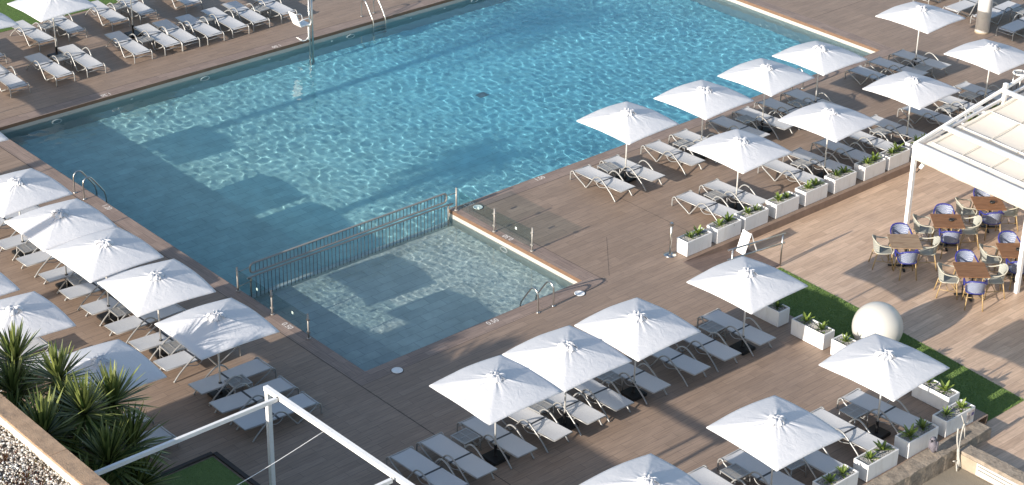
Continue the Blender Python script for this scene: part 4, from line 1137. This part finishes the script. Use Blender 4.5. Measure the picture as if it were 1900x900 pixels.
# ------------------------------------------------------------------ concrete walls, bird figure and branch
def rough_wall(name, x0, y0, x1, y1, z0, z1, label, seg=.18):
    """box wall with slightly uneven top and edges"""
    bm = bmesh.new(); bmesh.ops.create_cube(bm, size=1)
    for v in bm.verts: v.co = Vector((x0 + (v.co.x + .5) * (x1 - x0), y0 + (v.co.y + .5) * (y1 - y0), z0 + (v.co.z + .5) * (z1 - z0)))
    Ln = max(x1 - x0, y1 - y0); axis = 0 if (x1 - x0) > (y1 - y0) else 1
    bmesh.ops.subdivide_edges(bm, edges=[e for e in bm.edges if abs((e.verts[0].co - e.verts[1].co)[axis]) > Ln * .9], cuts=int(Ln / seg), use_grid_fill=True)
    for v in bm.verts:
        if v.co.z > z1 - .01:
            v.co += Vector((random.gauss(0, .006), random.gauss(0, .008), random.gauss(0, .005)))
    bmesh.ops.bevel(bm, geom=[e for e in bm.edges if all(v.co.z > z1 - .03 for v in e.verts)], offset=.008, segments=1, affect='EDGES')
    me = bpy.data.meshes.new(name); bm.to_mesh(me); bm.free(); me.materials.append(M['concrete'])
    o = link(name, me); tag(o, label, 'wall'); return o
rough_wall('retaining_wall', -3, -10.86, 9.13, -10.465, -.6, .035, 'long weathered concrete wall below the corner planters')
w2 = rough_wall('retaining_wall', 7.92, -17, 8.295, -10.865, -.6, -.01, 'stained concrete return wall between low patio and restaurant terrace')
mb = MB(); mb.box((7.909, -13.6, -.24), (.018, 4.4, .30)); mb.build('painted_panel', M['old_white'], w2)
mb = MB(); mb.box((7.914, -11.15, -.24), (.01, .5, .3)); mb.build('plaster_patch', M['plaster'], w2)
mb = MB()
for k in range(2): mb.tube([(7.88, -11.45, -.14 - .09 * k), (7.88, -13.5, -.18 - .10 * k), (7.88, -15.8, -.22 - .08 * k)], .005, 5)
mb.build('cable', M['galv'], w2)

root = empty('bird_figure', (7.27, -10.67, .035), R(195)); tag(root, 'grey bird figurine with dark back on the concrete wall', 'figurine')
prof = [(.0, .012), (.05, .06), (.085, .14), (.105, .24), (.10, .31), (.075, .36), (.068, .39), (.066, .425), (.045, .46), (.01, .475)]
mb = MB()
n = 20; vs = []
for q, (rr, z) in enumerate(prof):
    lean = .11 * (z / .47) ** 1.3 - .04
    for k in range(n):
        a = 2 * PI * k / n; vs.append((lean + rr * 1.05 * math.cos(a), rr * .88 * math.sin(a), z))
fs = [(i * n + k, i * n + (k + 1) % n, (i + 1) * n + (k + 1) % n, (i + 1) * n + k) for i in range(len(prof) - 1) for k in range(n)] + [tuple(range(n))[::-1], tuple((len(prof) - 1) * n + k for k in range(n))]
mb.add(vs, fs, True)
M['bird'] = simple('speckled_grey_feathers', (.17, .155, .18), .7, noise=.5, nscale=45)
M['bird_dark'] = simple('dark_feathers', (.02, .02, .025), .6, noise=.3, nscale=20)
mb.build('body', M['bird'], root)
mb = MB(); mb.tube([(.135, 0, .425), (.175, 0, .405), (.18, 0, .385)], [.022, .012, .003], 8); mb.build('beak', M['bird_dark'], root)
for s in (-1, 1):
    mb = MB(); mb.ball((.115, s * .043, .43), .011, (1, 1, 1), 6); mb.build('eye', M['bird_dark'], root)
    mb = MB(); mb.ball((-.005, s * .082, .23), .13, (.42, .2, 1.0), 10); mb.build('wing', M['bird'], root)
mb = MB(); mb.ball((-.02, 0, .345), .085, (.5, .62, 1.15), 10); mb.build('mantle', M['bird_dark'], root)
mb = MB(); mb.beam((-.05, 0, .12), (-.10, 0, .005), .08, .02, up=(1, 0, 0)); mb.build('tail', M['bird_dark'], root)

root = empty('bleached_branch', (7.84, -10.93, -.40)); tag(root, 'bleached forked branch leaning in the concrete wall corner', 'branch')
mb = MB()
mb.tube(smooth_path([(0, -.05, 0), (.02, -.02, .2), (.0, .0, .5), (.05, .02, .82), (.10, .0, 1.08)], 5), [.035] * 10 + [.028] * 6 + [.02] * 5, 8)
mb.tube([(.10, 0, 1.05), (.03, .06, 1.28)], [.018, .012], 7); mb.tube([(.11, .0, 1.02), (.27, -.0, 1.10)], [.014, .01], 7); mb.tube([(.11, 0, 1.05), (.13, -.03, .72)], [.012, .014], 7)
mb.tube(smooth_path([(.0, 0, .45), (-.06, .02, .7), (-.06, .04, 1.0)], 4), .021, 7); mb.tube([(.0, 0, .15), (-.16, -.02, .22)], [.024, .015], 7); mb.tube([(0, 0, .12), (-.13, -.12, -.0)], [.024, .012], 7)
mb.tube([(0, -.02, .3), (.05, -.08, .02)], [.02, .02], 7)
mb.build('limb', M['driftwood'], root)
mb = MB(); mb.tube(smooth_path([(.03, 0, .14), (.2, -.12, .06), (.33, -.22, .06)], 4), [.03] * 4 + [.022] * 5, 7); mb.tube([(.33, -.22, .06), (.50, -.22, .14)], [.018, .01], 7); mb.tube([(.33, -.22, .06), (.42, -.38, -.0)], [.018, .012], 7)
mb.build('dark_limb', M['bark'], root)
